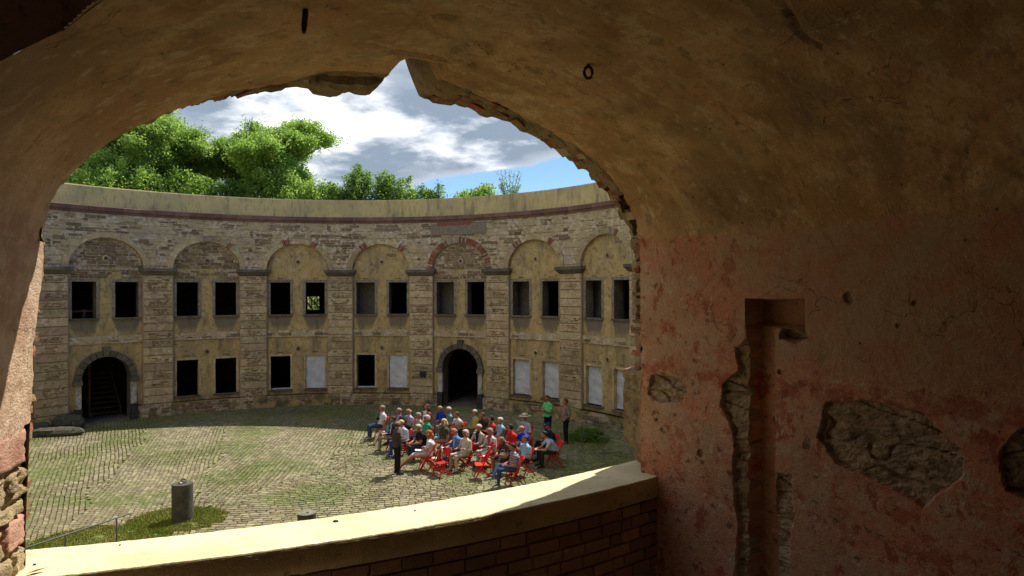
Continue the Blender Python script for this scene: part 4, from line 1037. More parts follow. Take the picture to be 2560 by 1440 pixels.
# half-buried log slabs by the left doorway
def slab(name, px, py, L, Wd, H_, rot, label, cat, seed=0, mat='log_bark'):
    x, y = ground(px, py); V = []; nu, nv = 14, 10
    for i in range(nu + 1):
        for j in range(nv):
            t = 2 * pi * j / nv; s_ = (i / nu * 2 - 1); rr = (1 - abs(s_) ** 4) ** .5 if abs(s_) < 1 else 0.05
            f = 1 + .22 * fbm(s_ * 2 + seed, t) + .1 * nz(s_ * 6, t * 2 + seed)
            V.append((s_ * L / 2, cos(t) * Wd / 2 * max(rr, .3) * f, H_ * .35 + sin(t) * H_ / 2 * max(rr, .3) * f))
    fs = [(i * nv + j, i * nv + (j + 1) % nv, (i + 1) * nv + (j + 1) % nv, (i + 1) * nv + j) for i in range(nu) for j in range(nv)] + [tuple(range(nv))[::-1], tuple(nu * nv + j for j in range(nv))]
    o = mesh(name, V, [f[::-1] for f in fs], MAT[mat], loc=(x, y, 0)); o.rotation_euler = (0, 0, rot); tag(o, label, cat)
slab('weathered_log', 140, 1088, 2.0, .5, .42, .2, 'long weathered grey log lying at the foot of the left wall', 'log', 1)
slab('boulder', 170, 1072, 1.25, .6, .75, .1, 'rough mossy boulder between the log and the arched doorway', 'boulder', 5)
slab('boulder', 100, 1078, .7, .5, .5, .5, 'small dark boulder at the left end of the log', 'boulder', 8)
# kerbed hatch, the pit's shade put into a black slab, by the right railing
x, y = ground(1535, 1140); pit = empty('cellar_hatch', 'cellar hatch with pit shade painted black and stone kerb in the shaded cobbles', 'hatch', None, (x, y, 0)); pit.rotation_euler = (0, 0, .2); pit.scale = (.7, .7, .5)
mb = MB(); mb.box((0, 0, .026), (1.3, .9, .02)); mb.build('opening', flat('pit_shade_black', (.012, .012, .012)), pit)
for i, (c, s_) in enumerate((((-.72, 0, .03), (.14, 1.15, .09)), ((.72, 0, .03), (.14, 1.15, .09)), ((0, .52, .03), (1.3, .14, .09)))): mb = MB(); mb.box(c, s_); mb.build('kerb', MAT['grey_stone'], pit)

# ================================================================= PLANTS
def leafmat(name, c1, c2):
    m = bpy.data.materials.new(name); m.use_nodes = True; T = NT(m.node_tree); b = T.n['Principled BSDF']
    t = attr(T, 'tint'); col = T.mix(t, c1, c2); T.put(b.inputs['Base Color'], col); b.inputs['Roughness'].default_value = .6; b.inputs['Specular IOR Level'].default_value = .3
    tr = T.node('ShaderNodeBsdfTranslucent'); T.put(tr.inputs[0], T.mix(.35, col, (.30, .52, .05))); mx = T.node('ShaderNodeMixShader'); mx.inputs[0].default_value = .6
    T.l.new(b.outputs[0], mx.inputs[1]); T.l.new(tr.outputs[0], mx.inputs[2]); T.l.new(mx.outputs[0], T.n['Material Output'].inputs[0]); MAT[name] = m; return m
leafmat('leaf_tree', (.15, .26, .05), (.34, .46, .13)); leafmat('leaf_light', (.20, .34, .055), (.42, .55, .15)); leafmat('leaf_bush', (.09, .16, .03), (.18, .28, .06))
surf('bark', (.07, .055, .04), [((.12, .1, .08), 6, .45, .6, .7)], bump=((20, .6),))
def leaves(pts, size, mname, parent, name='crown', asp=.5):
    n = len(pts); P_ = np.array([p[:3] for p in pts]); tt = np.array([p[3] for p in pts])
    a = rng.normal(size=(n, 3)); a /= np.linalg.norm(a, axis=1)[:, None]; b = rng.normal(size=(n, 3)) + np.array([0, 0, .9]); b = np.cross(a, b); b /= np.linalg.norm(b, axis=1)[:, None]
    s = size * rng.uniform(.6, 1.35, n)[:, None]
    v = np.stack([P_ - a * s, P_ + b * s * asp, P_ + a * s, P_ - b * s * asp], 1).reshape(-1, 3)
    f = [(4 * i, 4 * i + 1, 4 * i + 2, 4 * i + 3) for i in range(n)]
    return mesh(name, v.tolist(), f, MAT[mname], parent, attrs={'tint': np.repeat(tt, 4)})
def tree(loc, H, spread, label, seed, nleaf=30000, mname='leaf_tree', trunk_r=.16, group='trees behind the parapet', clump=.40, size=.068, first=.04):
    rs_ = random.Random(seed); e = empty('tree', label, 'tree', group, loc); mb = MB(); tips = []
    def branch(p, d, L, r, lvl):
        n = 4; pts_ = [p]; q = p.copy(); dd = d.copy()
        for i in range(n):
            dd = (dd + Vector((rs_.uniform(-.2, .2), rs_.uniform(-.2, .2), rs_.uniform(-.06, .16)))).normalized(); q = q + dd * L / n; pts_.append(q.copy())
        mb.tube(pts_, [r * .8 * (1 - .6 * i / n) for i in range(n + 1)], 7 if lvl < 2 else 4, caps=False)
        if lvl >= 2: tips.extend([(pts_[2], L), (pts_[3], L), (pts_[4], L)])
        if lvl < 3:
            for c in range(4 if lvl else 8):
                t = rs_.uniform(first, 1) if lvl == 0 else rs_.uniform(.35, 1); i = min(n - 1, int(t * n)); base = pts_[i].lerp(pts_[i + 1], t * n - i)
                az = rs_.uniform(0, 2 * pi) if lvl else 2 * pi * c / 7 + rs_.uniform(-.4, .4); el = rs_.uniform(.15, .9)
                nd = Vector((cos(az) * cos(el), sin(az) * cos(el), sin(el))); nd = (nd + dd * .35).normalized()
                branch(base, nd, L * rs_.uniform(.45, .68) * (spread if lvl == 0 else 1), r * (.5 if lvl else .45), lvl + 1)
    branch(Vector((0, 0, -.3)), Vector((rs_.uniform(-.06, .06), rs_.uniform(-.06, .06), 1)), H * .72, trunk_r, 0)
    mb.build('trunk', MAT['bark'], e)
    P_ = []; per = max(1, nleaf * 3 // (2 * len(tips)))
    for (t, L) in tips:
        tn_ = rs_.random(); c = clump * rs_.uniform(.6, 1.3)
        for _ in range(per):
            g_ = [rs_.gauss(0, 1) for _ in range(3)]; P_.append((t.x + g_[0] * c * .62, t.y + g_[1] * c * .62, t.z + g_[2] * c * .42, min(1, max(0, tn_ * 1.3 - .3 + rs_.random() * .35))))
    leaves(P_, size, mname, e); return e
def place(px, r, z=10.):                     # stand something on the rampart behind the far parapet in view direction px
    k = (px - 1280) / F_PX; A_ = k * k + 1; B_ = -2 * (k * CX + CY); c_ = CX * CX + CY * CY - r * r; t = (-B_ + math.sqrt(max(0, B_ * B_ - 4 * A_ * c_))) / (2 * A_); return (k * t, t, z)
tree(place(330, 18.0), 4.1, 0.95, 'broad bright green tree at the left end above the parapet', 11, 30000, 'leaf_light', .16)
tree(place(400, 20.5), 4.9, 0.9, 'tall dense green tree behind the broad bright one on the left', 12, 30000, 'leaf_light', .2)
tree(place(470, 19.0), 4.3, 0.8, 'pointed green tree left of the forked dark trunk', 13, 30000, 'leaf_tree', .15)
tree(place(592, 18.6), 4.5, 0.85, 'airy locust tree with dark forked trunk in the middle of the grove', 14, 30000, 'leaf_tree', .17)
tree(place(700, 20.2), 4.7, 0.75, 'slender green tree just right of the airy locust tree', 15, 30000, 'leaf_light', .15)
tree(place(750, 19.0), 5.8, 0.72, 'rightmost tall tree of the grove, leaning against the clouds', 16, 30000, 'leaf_light', .16)
tree(place(245, 19.5), 3.4, 1.3, 'dark low tree at the far left behind the broken arch edge', 17, 30000, 'leaf_bush', .14)
tree(place(520, 21.0), 3.4, 1.2, 'lower green tree filling the gap between the tall ones', 18, 30000, 'leaf_light', .14)
tree(place(660, 17.2), 2.8, 1.3, 'low spreading bright green tree right above the parapet edge', 19, 30000, 'leaf_light', .1)
x, y, _ = place(775, 25.5); tree((x, y, 0), 9.5, 1.1, 'sunlit green tree seen through the barred rear window', 20, 16000, 'leaf_light', .2, group='trees outside the fort', clump=.9, first=.1)
def bush(px, r, H, wd, label, seed, n=5, nl=2600, mname='leaf_bush', z=9.95):
    rs_ = random.Random(seed); e = empty('bush', label, 'bush', 'bushes growing above the parapet', place(px, r, z)); mb = MB(); P_ = []
    for i in range(n):
        x0 = rs_.uniform(-.5, .5) * wd; y0 = rs_.uniform(-.4, .4) * min(wd, 1.2); h = H * rs_.uniform(.55, 1.0); tx, ty = rs_.uniform(-.25, .25) * h, rs_.uniform(-.2, .2) * h
        pts_ = [Vector((x0 + tx * t * t, y0 + ty * t, h * t)) for t in (0, .35, .7, 1)]; mb.tube(pts_, [.02, .015, .01, .004], 4, caps=False)
        for _ in range(nl // n):
            t = rs_.uniform(.05, 1.02); c = pts_[min(3, int(t * 3))].lerp(pts_[min(3, int(t * 3) + 1)], (t * 3) % 1); sp = .34 * (1.15 - t) + .05
            P_.append((c.x + rs_.gauss(0, sp), c.y + rs_.gauss(0, sp), max(0, c.z + rs_.gauss(0, .1)), rs_.random()))
    mb.build('stem', MAT['bark'], e); leaves(P_, .075, mname, e, 'foliage'); return e
for i, (px, H, wd, n, lb, mn) in enumerate([(225, 1.7, 2.2, 12, 'leftmost low bush under the trees by the broken arch', 'leaf_light'), (300, 2.1, 2.6, 16, 'wide bright bush under the broad bright tree', 'leaf_light'), (385, 1.9, 2.6, 16, 'wide bush below the tall dense tree', 'leaf_bush'), (465, 1.8, 2.4, 14, 'bright bush below the pointed tree', 'leaf_light'), (545, 1.5, 2.0, 12, 'low bush left of the forked dark trunk', 'leaf_bush'), (640, 1.7, 2.2, 14, 'feathery bush right of the forked dark trunk', 'leaf_light'), (710, 1.8, 2.4, 14, 'wide bush below the rightmost tall tree', 'leaf_light'), (770, 1.5, 2.0, 10, 'low leafy bush right of the tall trees above the parapet', 'leaf_light'), (835, 1.5, 1.6, 9, 'straggly bush with reddish tips between grove and tallest bush', 'leaf_bush'), (905, 2.45, 1.5, 14, 'tallest dense bush over the middle of the parapet', 'leaf_bush'), (975, 1.95, 1.4, 12, 'rounded bush just right of the tallest bush', 'leaf_bush'),
                                    (1025, 1.1, .8, 5, 'small low bush right of the rounded bush', 'leaf_light'), (1075, 1.45, 1.0, 6, 'thin upright sprig bush with gaps above the parapet', 'leaf_bush'), (1150, .8, .9, 5, 'very low pale bush over the parapet edge', 'leaf_light'), (1205, 1.35, 1.0, 8, 'bright green bush left of the lone spiky sapling', 'leaf_light')]):
    bush(px, 15.6 if px > 760 else 16.6, H, wd, lb, 40 + i, n, 330 * n, mn)
e = empty('sapling', 'lone spiky sapling at the right end of the parapet bushes', 'sapling', None, place(1275, 15.4, 9.95)); mb = MB(); P_ = []; rs_ = random.Random(3)
for i in range(11):
    a = -1.25 + 2.5 * i / 10; L = 1.75 if abs(a) < .9 else 1.1; d_ = Vector((sin(a) * .55, rs_.uniform(-.2, .2), 1)).normalized(); pts_ = [Vector((0, 0, 0)) + d_ * L * t for t in (0, .5, 1)]
    mb.tube(pts_, [.014, .01, .003], 4, caps=False)
    for _ in range(110): t = rs_.uniform(.15, 1.0); c = d_ * L * t; P_.append((c.x + rs_.gauss(0, .05), c.y + rs_.gauss(0, .05), c.z + rs_.gauss(0, .04), rs_.random()))
mb.build('stem', MAT['bark'], e); leaves(P_, .05, 'leaf_light', e, 'foliage')
x, y = ground(1437, 1108); e = bush(1437, 8, .38, .8, 'dark green shrub on the cobbles behind the standing man in a beige jacket', 77, 7, 1800, 'leaf_bush'); e.location = (x + .6, y + .5, 0); e['group'] = 'shrubs on the ground'

# ================================================================= CHAIRS
SC = .95
def make_chair():
    e = empty('folding_chair', 'red folding chair', 'chair', 'red folding chairs')
    m = MAT['chair_red']
    # local: sitter faces +Y, seat centre at origin; long side rails run from the front foot up to the top of the back
    for sx_ in (-1, 1):
        mb = MB(); mb.tube([(sx_ * .215, .24, .0), (sx_ * .215, -.02, .46), (sx_ * .212, -.25, .84)], [(.013, .022)] * 3, 6); mb.build('side_rail', m, e)
        mb = MB(); mb.tube([(sx_ * .185, -.30, .0), (sx_ * .185, .12, .43)], [(.012, .02)] * 2, 6); mb.build('rear_leg', m, e)
    V = []; nx, ny = 9, 6
    for i in range(nx):
        for j in range(ny):
            x = -.20 + .40 * i / (nx - 1); y = -.17 + .38 * j / (ny - 1); V.append((x, y, .455 - .012 * (1 - (x / .2) ** 2) + .012 * (j / (ny - 1)) ** 2))
    b = len(V); V += [(x, y, z - .022) for x, y, z in V]
    fs = grid_faces(nx, ny) + [tuple(b + q for q in f[::-1]) for f in grid_faces(nx, ny)]
    per = [i * ny for i in range(nx)] + [(nx - 1) * ny + j for j in range(1, ny)] + [i * ny + ny - 1 for i in range(nx - 2, -1, -1)] + [j for j in range(ny - 2, 0, -1)]
    fs += [(per[i], per[i] + b, per[(i + 1) % len(per)] + b, per[(i + 1) % len(per)]) for i in range(len(per))]
    mesh('seat', V, fs, m, e)
    V = []
    for i in range(11):
        x = -.215 + .43 * i / 10; c = 1 - (x / .215) ** 2
        for (z, dy) in ((.66, 0), (.84 + .035 * c, 0)): 
            yb = -.25 - (z - .84) * -.0 + (.84 - z) * .6 * 1. - .05 * c
            V += [(x, yb, z), (x, yb - .016, z)]
    fs = []
    for i in range(10):
        a = i * 4; fs += [(a, a + 4, a + 6, a + 2), (a + 1, a + 3, a + 7, a + 5), (a, a + 1, a + 5, a + 4), (a + 2, a + 6, a + 7, a + 3)]
    fs += [(0, 2, 3, 1), (40, 41, 43, 42)]
    mesh('backrest', V, fs, m, e)
    for (p, q) in (((-.21, .13, .20), (.21, .13, .20)), ((-.185, -.21, .09), (.185, -.21, .09)), ((-.185, -.02, .28), (.185, -.02, .28))):
        mb = MB(); mb.tube([p, q], .011, 6); mb.build('stretcher', m, e)
    return e
chair0 = make_chair(); chair_used = [False]
def put_chair(x, y, face, label, rough=.0):
    if not chair_used[0]: e = chair0; chair_used[0] = True
    else:
        e = chair0.copy(); sc.collection.objects.link(e)
        for ch in chair0.children: c = ch.copy(); sc.collection.objects.link(c); c.parent = e
    e.location = (x, y, .018); e.rotation_euler = (0, 0, -face); e.scale = (SC,) * 3; e['label'] = ' '.join(label.split()[:16])
    return e

# ================================================================= PEOPLE
SKIN = flat('skin', (.42, .20, .13), .6); SKIN2 = flat('skin_tanned', (.34, .15, .09), .6)
HAIR = {'white': (.46, .43, .38), 'grey': (.25, .23, .21), 'brown': (.07, .04, .025), 'dark': (.02, .016, .014), 'blond': (.5, .36, .17), 'red': (.36, .1, .02), 'lightbrown': (.2, .12, .06)}
def cloth(c): return flat('cloth_%02x%02x%02x' % tuple(int(max(0, min(1, q)) * 255) for q in c), c, .85, .25)
def person(label, loc, face, pose='sit', top=(.5, .5, .5), bottom=(.05, .05, .06), shoes=(.03, .025, .02), hair='grey', hairstyle='short', sleeves='short', inner=None, shades=False, hat=None, beard=None, legs='down', arms='lap', lean=.0, dress=False, stripes=None, shorts=False, turn=0., bare=False):
    seg = []   # (p0, r0, p1, r1, tag) radii (lateral, depth)
    Vv = Vector; sit = pose == 'sit'
    if sit:
        hip = Vv((0, -.02, .53)); lz = lean
        chest = Vv((0, -.08 + lz * .7, .86 - lz * .12)); neck = Vv((0, -.06 + lz, 1.045 - lz * .28)); head = neck + Vv((0, .035 + lz * .15, .165))
    else:
        hip = Vv((0, 0, .93)); chest = Vv((0, -.02, 1.25)); neck = Vv((0, -.01, 1.475)); head = neck + Vv((0, .03, .16))
    if arms == 'bowed': head = neck + Vv((0, .11, .12))
    head = head + Vv((random.uniform(-.03, .03), random.uniform(-.01, .03), random.uniform(-.012, .0)));  up = (neck - hip).normalized(); sh_c = neck - up * .085
    sh = [sh_c + Vv((s_ * .185, 0, -.01)) for s_ in (-1, 1)]
    seg += [(hip + Vv((0, 0, -.02)), (.17, .14), hip.lerp(chest, .5), (.165, .14), 'top'), (hip.lerp(chest, .5), (.165, .14), chest, (.18, .13), 'top'), (chest, (.175, .125), sh_c, (.165, .095), 'top'), (sh[0], (.062, .062), sh[1], (.062, .062), 'top'), (sh_c, (.06, .055), neck + up * .06, (.052, .052), 'neck')]
    seg += [(head + Vv((0, 0, .015)), (.076, .093), head + Vv((0, 0, .03)), (.078, .095), 'head'), (head + Vv((0, .02, -.06)), (.052, .06), head, (.07, .08), 'head'),
            (head + Vv((0, .088, -.02)), (.014, .016), head + Vv((0, .088, .012)), (.01, .01), 'head'), (head + Vv((-.082, -.005, -.02)), (.01, .018), head + Vv((-.084, -.005, .012)), (.01, .018), 'head'), (head + Vv((.082, -.005, -.02)), (.01, .018), head + Vv((.084, -.005, .012)), (.01, .018), 'head')]
    L = []
    if sit:
        for s_ in (-1, 1):
            hp = hip + Vv((s_ * .09, .02, 0))
            if legs == 'down': kn = Vv((s_ * .12, .42, .53)); an = Vv((s_ * .13, .40, .10)); to = Vv((s_ * .15, .57, .045))
            elif legs == 'out': kn = Vv((s_ * .10, .42, .50)); an = Vv((s_ * .07, .84, .11)); to = Vv((s_ * .08, .97, .14))
            elif legs == 'cross':
                if s_ > 0: kn = Vv((.0, .44, .66)); an = Vv((-.22, .66, .36)); to = Vv((-.24, .82, .32))
                else: kn = Vv((-.1, .43, .53)); an = Vv((-.08, .46, .10)); to = Vv((-.08, .62, .045))
            L.append((hp, kn, an, to))
    else:
        for s_ in (-1, 1): L.append((hip + Vv((s_ * .09, 0, -.03)), Vv((s_ * .10, .015, .50)), Vv((s_ * .105, -.01, .09)), Vv((s_ * .14, .14, .035))))
    for hp, kn, an, to in L:
        seg += [(hp, (.085, .085), kn, (.058, .06), 'thigh'), (kn, (.058, .06), kn.lerp(an, .35), (.058, .058), 'shin'), (kn.lerp(an, .35), (.058, .058), an, (.042, .042), 'shin'), (an + Vv((0, -.035, -.035)), (.036, .036), an.lerp(to, .5), (.042, .036), 'shoe'), (an.lerp(to, .5), (.042, .036), to, (.036, .026), 'shoe'), (an, (.04, .04), an + Vv((0, -.02, -.045)), (.038, .038), 'shoe')]
    hands = []
    for i, s_ in enumerate((-1, 1)):
        if arms == 'lap': el = sh[i] + Vv((s_ * .06, .04, -.27)); wr = Vv((s_ * .07, .27, hip.z + .12)); hd = (Vv((-s_ * .5, .8, -.25)))
        elif arms == 'fold': el = sh[i] + Vv((s_ * .055, .08, -.255)); wr = el + Vv((-s_ * .235, .12, .05 + .02 * s_)); hd = Vv((-s_, .12, .1))
        elif arms == 'knees' : el = sh[i] + Vv((s_ * .03, .14, -.24)); wr = Vv((s_ * .04, el.y + .23, .64)); hd = Vv((-s_ * .4, .9, -.1))
        elif arms == 'bowed': el = sh[i] + Vv((s_ * .06, .12, -.25)); wr = Vv((s_ * .05, .34, hip.z + .15)); hd = Vv((-s_ * .3, .8, -.4))
        elif arms == 'back' and s_ > 0: el = sh[i] + Vv((.22, -.10, -.16)); wr = el + Vv((.10, -.06, -.2)); hd = Vv((.2, 0, -1))
        elif arms == 'hips': el = sh[i] + Vv((s_ * .13, -.04, -.25)); wr = hip + Vv((s_ * .17, .08, .05)); hd = Vv((-s_ * .3, .5, -.8))
        elif arms == 'gesture': el = sh[i] + Vv((s_ * .08, .03, -.27)); wr = el + Vv((-s_ * .09, .2, .06 if s_ < 0 else .0)); hd = Vv((-s_ * .4, .8, .2))
        else: el = sh[i] + Vv((s_ * .06, -.02, -.28)); wr = el + Vv((0, .05, -.24)); hd = Vv((0, .15, -1))
        hd.normalize(); seg += [(sh[i], (.056, .056), el, (.043, .043), 'uarm'), (el, (.041, .041), wr, (.028, .03), 'farm'), (wr, (.026, .026), wr + hd * .075, (.036, .022), 'hand')]; hands.append((wr, hd, s_))
    if dress: seg += [(hip + Vv((0, .02, 0)), (.19, .13), (L[0][0] + L[1][0]) / 2 + ((L[0][1] + L[1][1]) / 2 - (L[0][0] + L[1][0]) / 2) * .85, (.18, .085), 'skirt')]
    if beard: seg += [(head + Vv((0, .055, -.075)), (.045, .03), head + Vv((0, .045, -.1)), (.03, .025), 'beard')]
    mb = MB()
    def cap(p0, r0, p1, r1):
        d = p1 - p0; n = max(d.length, 1e-4); d = d / n if n > 1e-3 else Vv((0, 0, 1)); e0 = (r0[0] + r0[1]) / 2; e1 = (r1[0] + r1[1]) / 2
        pts_ = []; rr = []
        for t in (.02, .4, .75, .95): pts_.append(p0 - d * e0 * math.sqrt(max(0, 1 - t * t)) * .85); rr.append((r0[0] * t, r0[1] * t))
        pts_.append(p0); rr.append(r0); pts_.append(p1); rr.append(r1)
        for t in (.95, .75, .4, .02): pts_.append(p1 + d * e1 * math.sqrt(max(0, 1 - t * t)) * .85); rr.append((r1[0] * t, r1[1] * t))
        # orient: lateral axis stays along X where possible
        vs = []; n_ = 12
        a = Vv((1, 0, 0)) - d * d.x
        if a.length < .3: a = Vv((0, 1, 0)) - d * d.y
        a.normalize(); b = a.cross(d)
        for p, r in zip(pts_, rr):
            for k in range(n_): t = 2 * pi * k / n_; vs.append(p + a * (r[0] * cos(t)) + b * (r[1] * sin(t)))
        m_ = len(pts_); fs = [(i * n_ + k, i * n_ + (k + 1) % n_, (i + 1) * n_ + (k + 1) % n_, (i + 1) * n_ + k) for i in range(m_ - 1) for k in range(n_)] + [tuple(range(n_))[::-1], tuple((m_ - 1) * n_ + k for k in range(n_))]
        mb.add(vs, fs)
    for s_ in seg: cap(*s_[:4])
    me = bpy.data.meshes.new('tmp'); me.from_pydata(mb.v, [], mb.f); me.update(); ob = bpy.data.objects.new('tmp', me); sc.collection.objects.link(ob)
    bm = bmesh.new(); bm.from_mesh(me); bmesh.ops.recalc_face_normals(bm, faces=bm.faces); bm.to_mesh(me); bm.free()
    md = ob.modifiers.new('r', 'REMESH'); md.mode = 'VOXEL'; md.voxel_size = .0165; md.use_smooth_shade = True
    m2 = ob.modifiers.new('s', 'SMOOTH'); m2.factor = .5; m2.iterations = 2
    dg = bpy.context.evaluated_depsgraph_get(); body = bpy.data.meshes.new_from_object(ob.evaluated_get(dg)); bpy.data.objects.remove(ob); bpy.data.meshes.remove(me)
    nv = len(body.vertices); co = np.empty(nv * 3, np.float32); body.vertices.foreach_get('co', co); co = co.reshape(-1, 3)
    nf = len(body.polygons); ctr = np.empty(nf * 3, np.float32); body.polygons.foreach_get('center', ctr); ctr = ctr.reshape(-1, 3)
    best = np.full(nf, 9.); lab = np.zeros(nf, int); par_ = np.zeros(nf)
    for i, (p0, r0, p1, r1, tg) in enumerate(seg):
        a = np.array(p0); dv = np.array(p1) - a; t = np.clip(((ctr - a) @ dv) / (dv @ dv + 1e-9), 0, 1); rr = ((r0[0] + r0[1]) * (1 - t) + (r1[0] + r1[1]) * t) / 2
        dist = np.linalg.norm(ctr - a - t[:, None] * dv, axis=1) / rr
        u_ = dist < best; best[u_] = dist[u_]; lab[u_] = i; par_[u_] = t[u_]
    tags = [s_[4] for s_ in seg]
    mats = [SKIN if random.random() < .6 else SKIN2, cloth(top), cloth(bottom), cloth(shoes), cloth(inner or top), cloth(stripes or top), flat('hair_' + hair, HAIR[hair], .7)]
    mi = np.zeros(nf, np.int32)
    for i, tg in enumerate(tags):
        s_ = lab == i
        if tg in ('top', 'skirt'): mi[s_] = 1
        elif tg == 'uarm': mi[s_ & (par_ < (.62 if sleeves == 'short' else 2))] = 1
        elif tg == 'farm': mi[s_ & (par_ < (.92 if sleeves == 'long' else -1))] = 1
        elif tg == 'thigh': mi[s_] = 2 if not dress else 0
        elif tg == 'shin': mi[s_] = 0 if (dress or shorts) else 2
        elif tg == 'shoe': mi[s_] = 3
        elif tg == 'beard': mi[s_] = 6
    isb = (mi == 1) & (ctr[:, 2] < hip.z + (.0 if sit else -.02)) & np.isin(lab, [i for i, t in enumerate(tags) if t == 'top'])
    if not dress: mi[isb] = 2
    if inner:
        w_ = .035 + .05 * np.clip((ctr[:, 2] - hip.z) / .5, 0, 1); fr = (mi == 1) & (np.abs(ctr[:, 0]) < w_) & (ctr[:, 1] > (np.array(hip)[1] + (ctr[:, 2] - hip.z) * ((neck.y - hip.y) / (neck.z - hip.z)) + .02)) & np.isin(lab, [i for i, t in enumerate(tags) if t == 'top'])
        mi[fr] = 4
    if stripes: mi[(mi == 1) & ((np.floor(ctr[:, 2] / .035) % 2) == 0)] = 5
    for m_ in mats: body.materials.append(m_)
    body.polygons.foreach_set('material_index', mi); body.polygons.foreach_set('use_smooth', [True] * nf)
    # fingers, eyes, mouth joined into the same mesh
    ex_ = MB()
    for wr, hd, s_ in hands:
        pal = wr + hd * .07; sd_ = hd.cross(Vv((0, 0, 1)))
        if sd_.length < .2: sd_ = Vv((1, 0, 0))
        sd_.normalize(); dn = sd_.cross(hd)
        for q in range(4):
            b0 = pal + sd_ * (.024 - .016 * q) ; ln = (.06, .07, .065, .05)[q]; dd_ = dn * (-.3 if dn.z > 0 else .3); ex_.tube([b0, b0 + hd * ln * .55, b0 + hd * ln * .85 + dd_ * ln * .8], [.009, .0085, .006], 6)
        b0 = wr + hd * .03 + sd_ * .026 * (1 if s_ < 0 else -1); sg_ = sd_ * (1 if s_ < 0 else -1); ex_.tube([b0, b0 + (hd + sg_ * .8) * .025, b0 + (hd * 1.3 + sg_ * .6) * .042], [.011, .010, .007], 6)
    nb = len(ex_.f)
    for s_ in (-1, 1): ex_.ell(head + Vv((s_ * .03, .082, .008)), (.010, .008, .006), nu=6, nv=4, m=1)
    ex_.ell(head + Vv((0, .078, -.05)), (.022, .008, .006), nu=6, nv=4, m=2)
    bm = bmesh.new(); bm.from_mesh(body); base = len(bm.verts); vv = [bm.verts.new(v) for v in ex_.v]; bm.faces.ensure_lookup_table()
    body.materials.append(flat('eye_dark', (.03, .02, .02))); body.materials.append(flat('lip', (.25, .07, .06)))
    for f, m_ in zip(ex_.f, ex_.m):
        try: nf_ = bm.faces.new([vv[i] for i in f]); nf_.material_index = (0, 7, 8)[m_]; nf_.smooth = True
        except ValueError: pass
    bm.to_mesh(body); bm.free()
    e = empty('person', label, 'person', None, loc); e.rotation_euler = (0, 0, -face); e.scale = (SC * 1.13, SC * 1.13, SC)
    bo = bpy.data.objects.new('body', body); link(bo, e)
    # hair
    hm = flat('hair_' + hair, HAIR[hair], .7)
    def shell(c, r, cut, n=14, m_=9, lowback=.0):
        V = []
        for j in range(m_):
            for k in range(n):
                az = 2 * pi * k / n; fr = (1 + sin(az)) / 2      # 1 = front
                el = pi / 2 - (pi / 2 - (cut[0] * (fr) + cut[1] * (1 - fr))) * j / (m_ - 1)
                w_ = 1 + .05 * nz(k * 1.3, j * 1.1, len(label))
                V.append(c + Vv((r[0] * cos(el) * cos(az) * w_, r[1] * cos(el) * sin(az) * w_, r[2] * sin(el) * w_)))
        fs = [(j * n + k, j * n + (k + 1) % n, (j + 1) * n + (k + 1) % n, (j + 1) * n + k)[::-1] for j in range(m_ - 1) for k in range(n)]
        return V, fs
    if hairstyle != 'bald':
        mb = MB(); mb.add(*shell(head + Vv((0, -.008, .03)), (.091, .108, .10), (R_(38), R_(-50))))
        if hairstyle == 'long':
            mb.tube([head + Vv((0, -.05, .0)), head + Vv((0, -.07, -.12)), head + Vv((0, -.07, -.24))], [(.085, .055), (.09, .05), (.06, .03)], 12)
            for s_ in (-1, 1): mb.tube([head + Vv((s_ * .075, -.0, .03)), head + Vv((s_ * .088, .0, -.09)), head + Vv((s_ * .075, .0, -.2))], [(.022, .05), (.028, .05), (.015, .03)], 8)
        if hairstyle == 'full':
            mb.ell(head + Vv((0, -.045, -.01)), (.093, .075, .09)); 
            for s_ in (-1, 1): mb.ell(head + Vv((s_ * .075, -.01, .0)), (.025, .05, .06))
        mb.build('hair', hm, e, smooth=True)
    else:
        V = []; n = 12
        mb = MB()
        for s_ in range(9):
            az = pi + .15 + (pi - .3) * s_ / 8; mb.ell(head + Vv((.08 * cos(az), -.005 + .098 * sin(az), -.0)), (.02, .02, .035), nu=6, nv=5)
        mb.build('hair', hm, e, smooth=True)
    if shades:
        mb = MB()
        for s_ in (-1, 1): mb.ell(head + Vv((s_ * .034, .09, .012)), (.027, .01, .019), nu=8, nv=5); mb.tube([head + Vv((s_ * .06, .085, .015)), head + Vv((s_ * .088, -.01, .015))], .004, 4)
        mb.tube([head + Vv((-.02, .097, .017)), head + Vv((.02, .097, .017))], .004, 4); mb.build('sunglasses', flat('lens_black', (.01, .01, .012), .2), e)
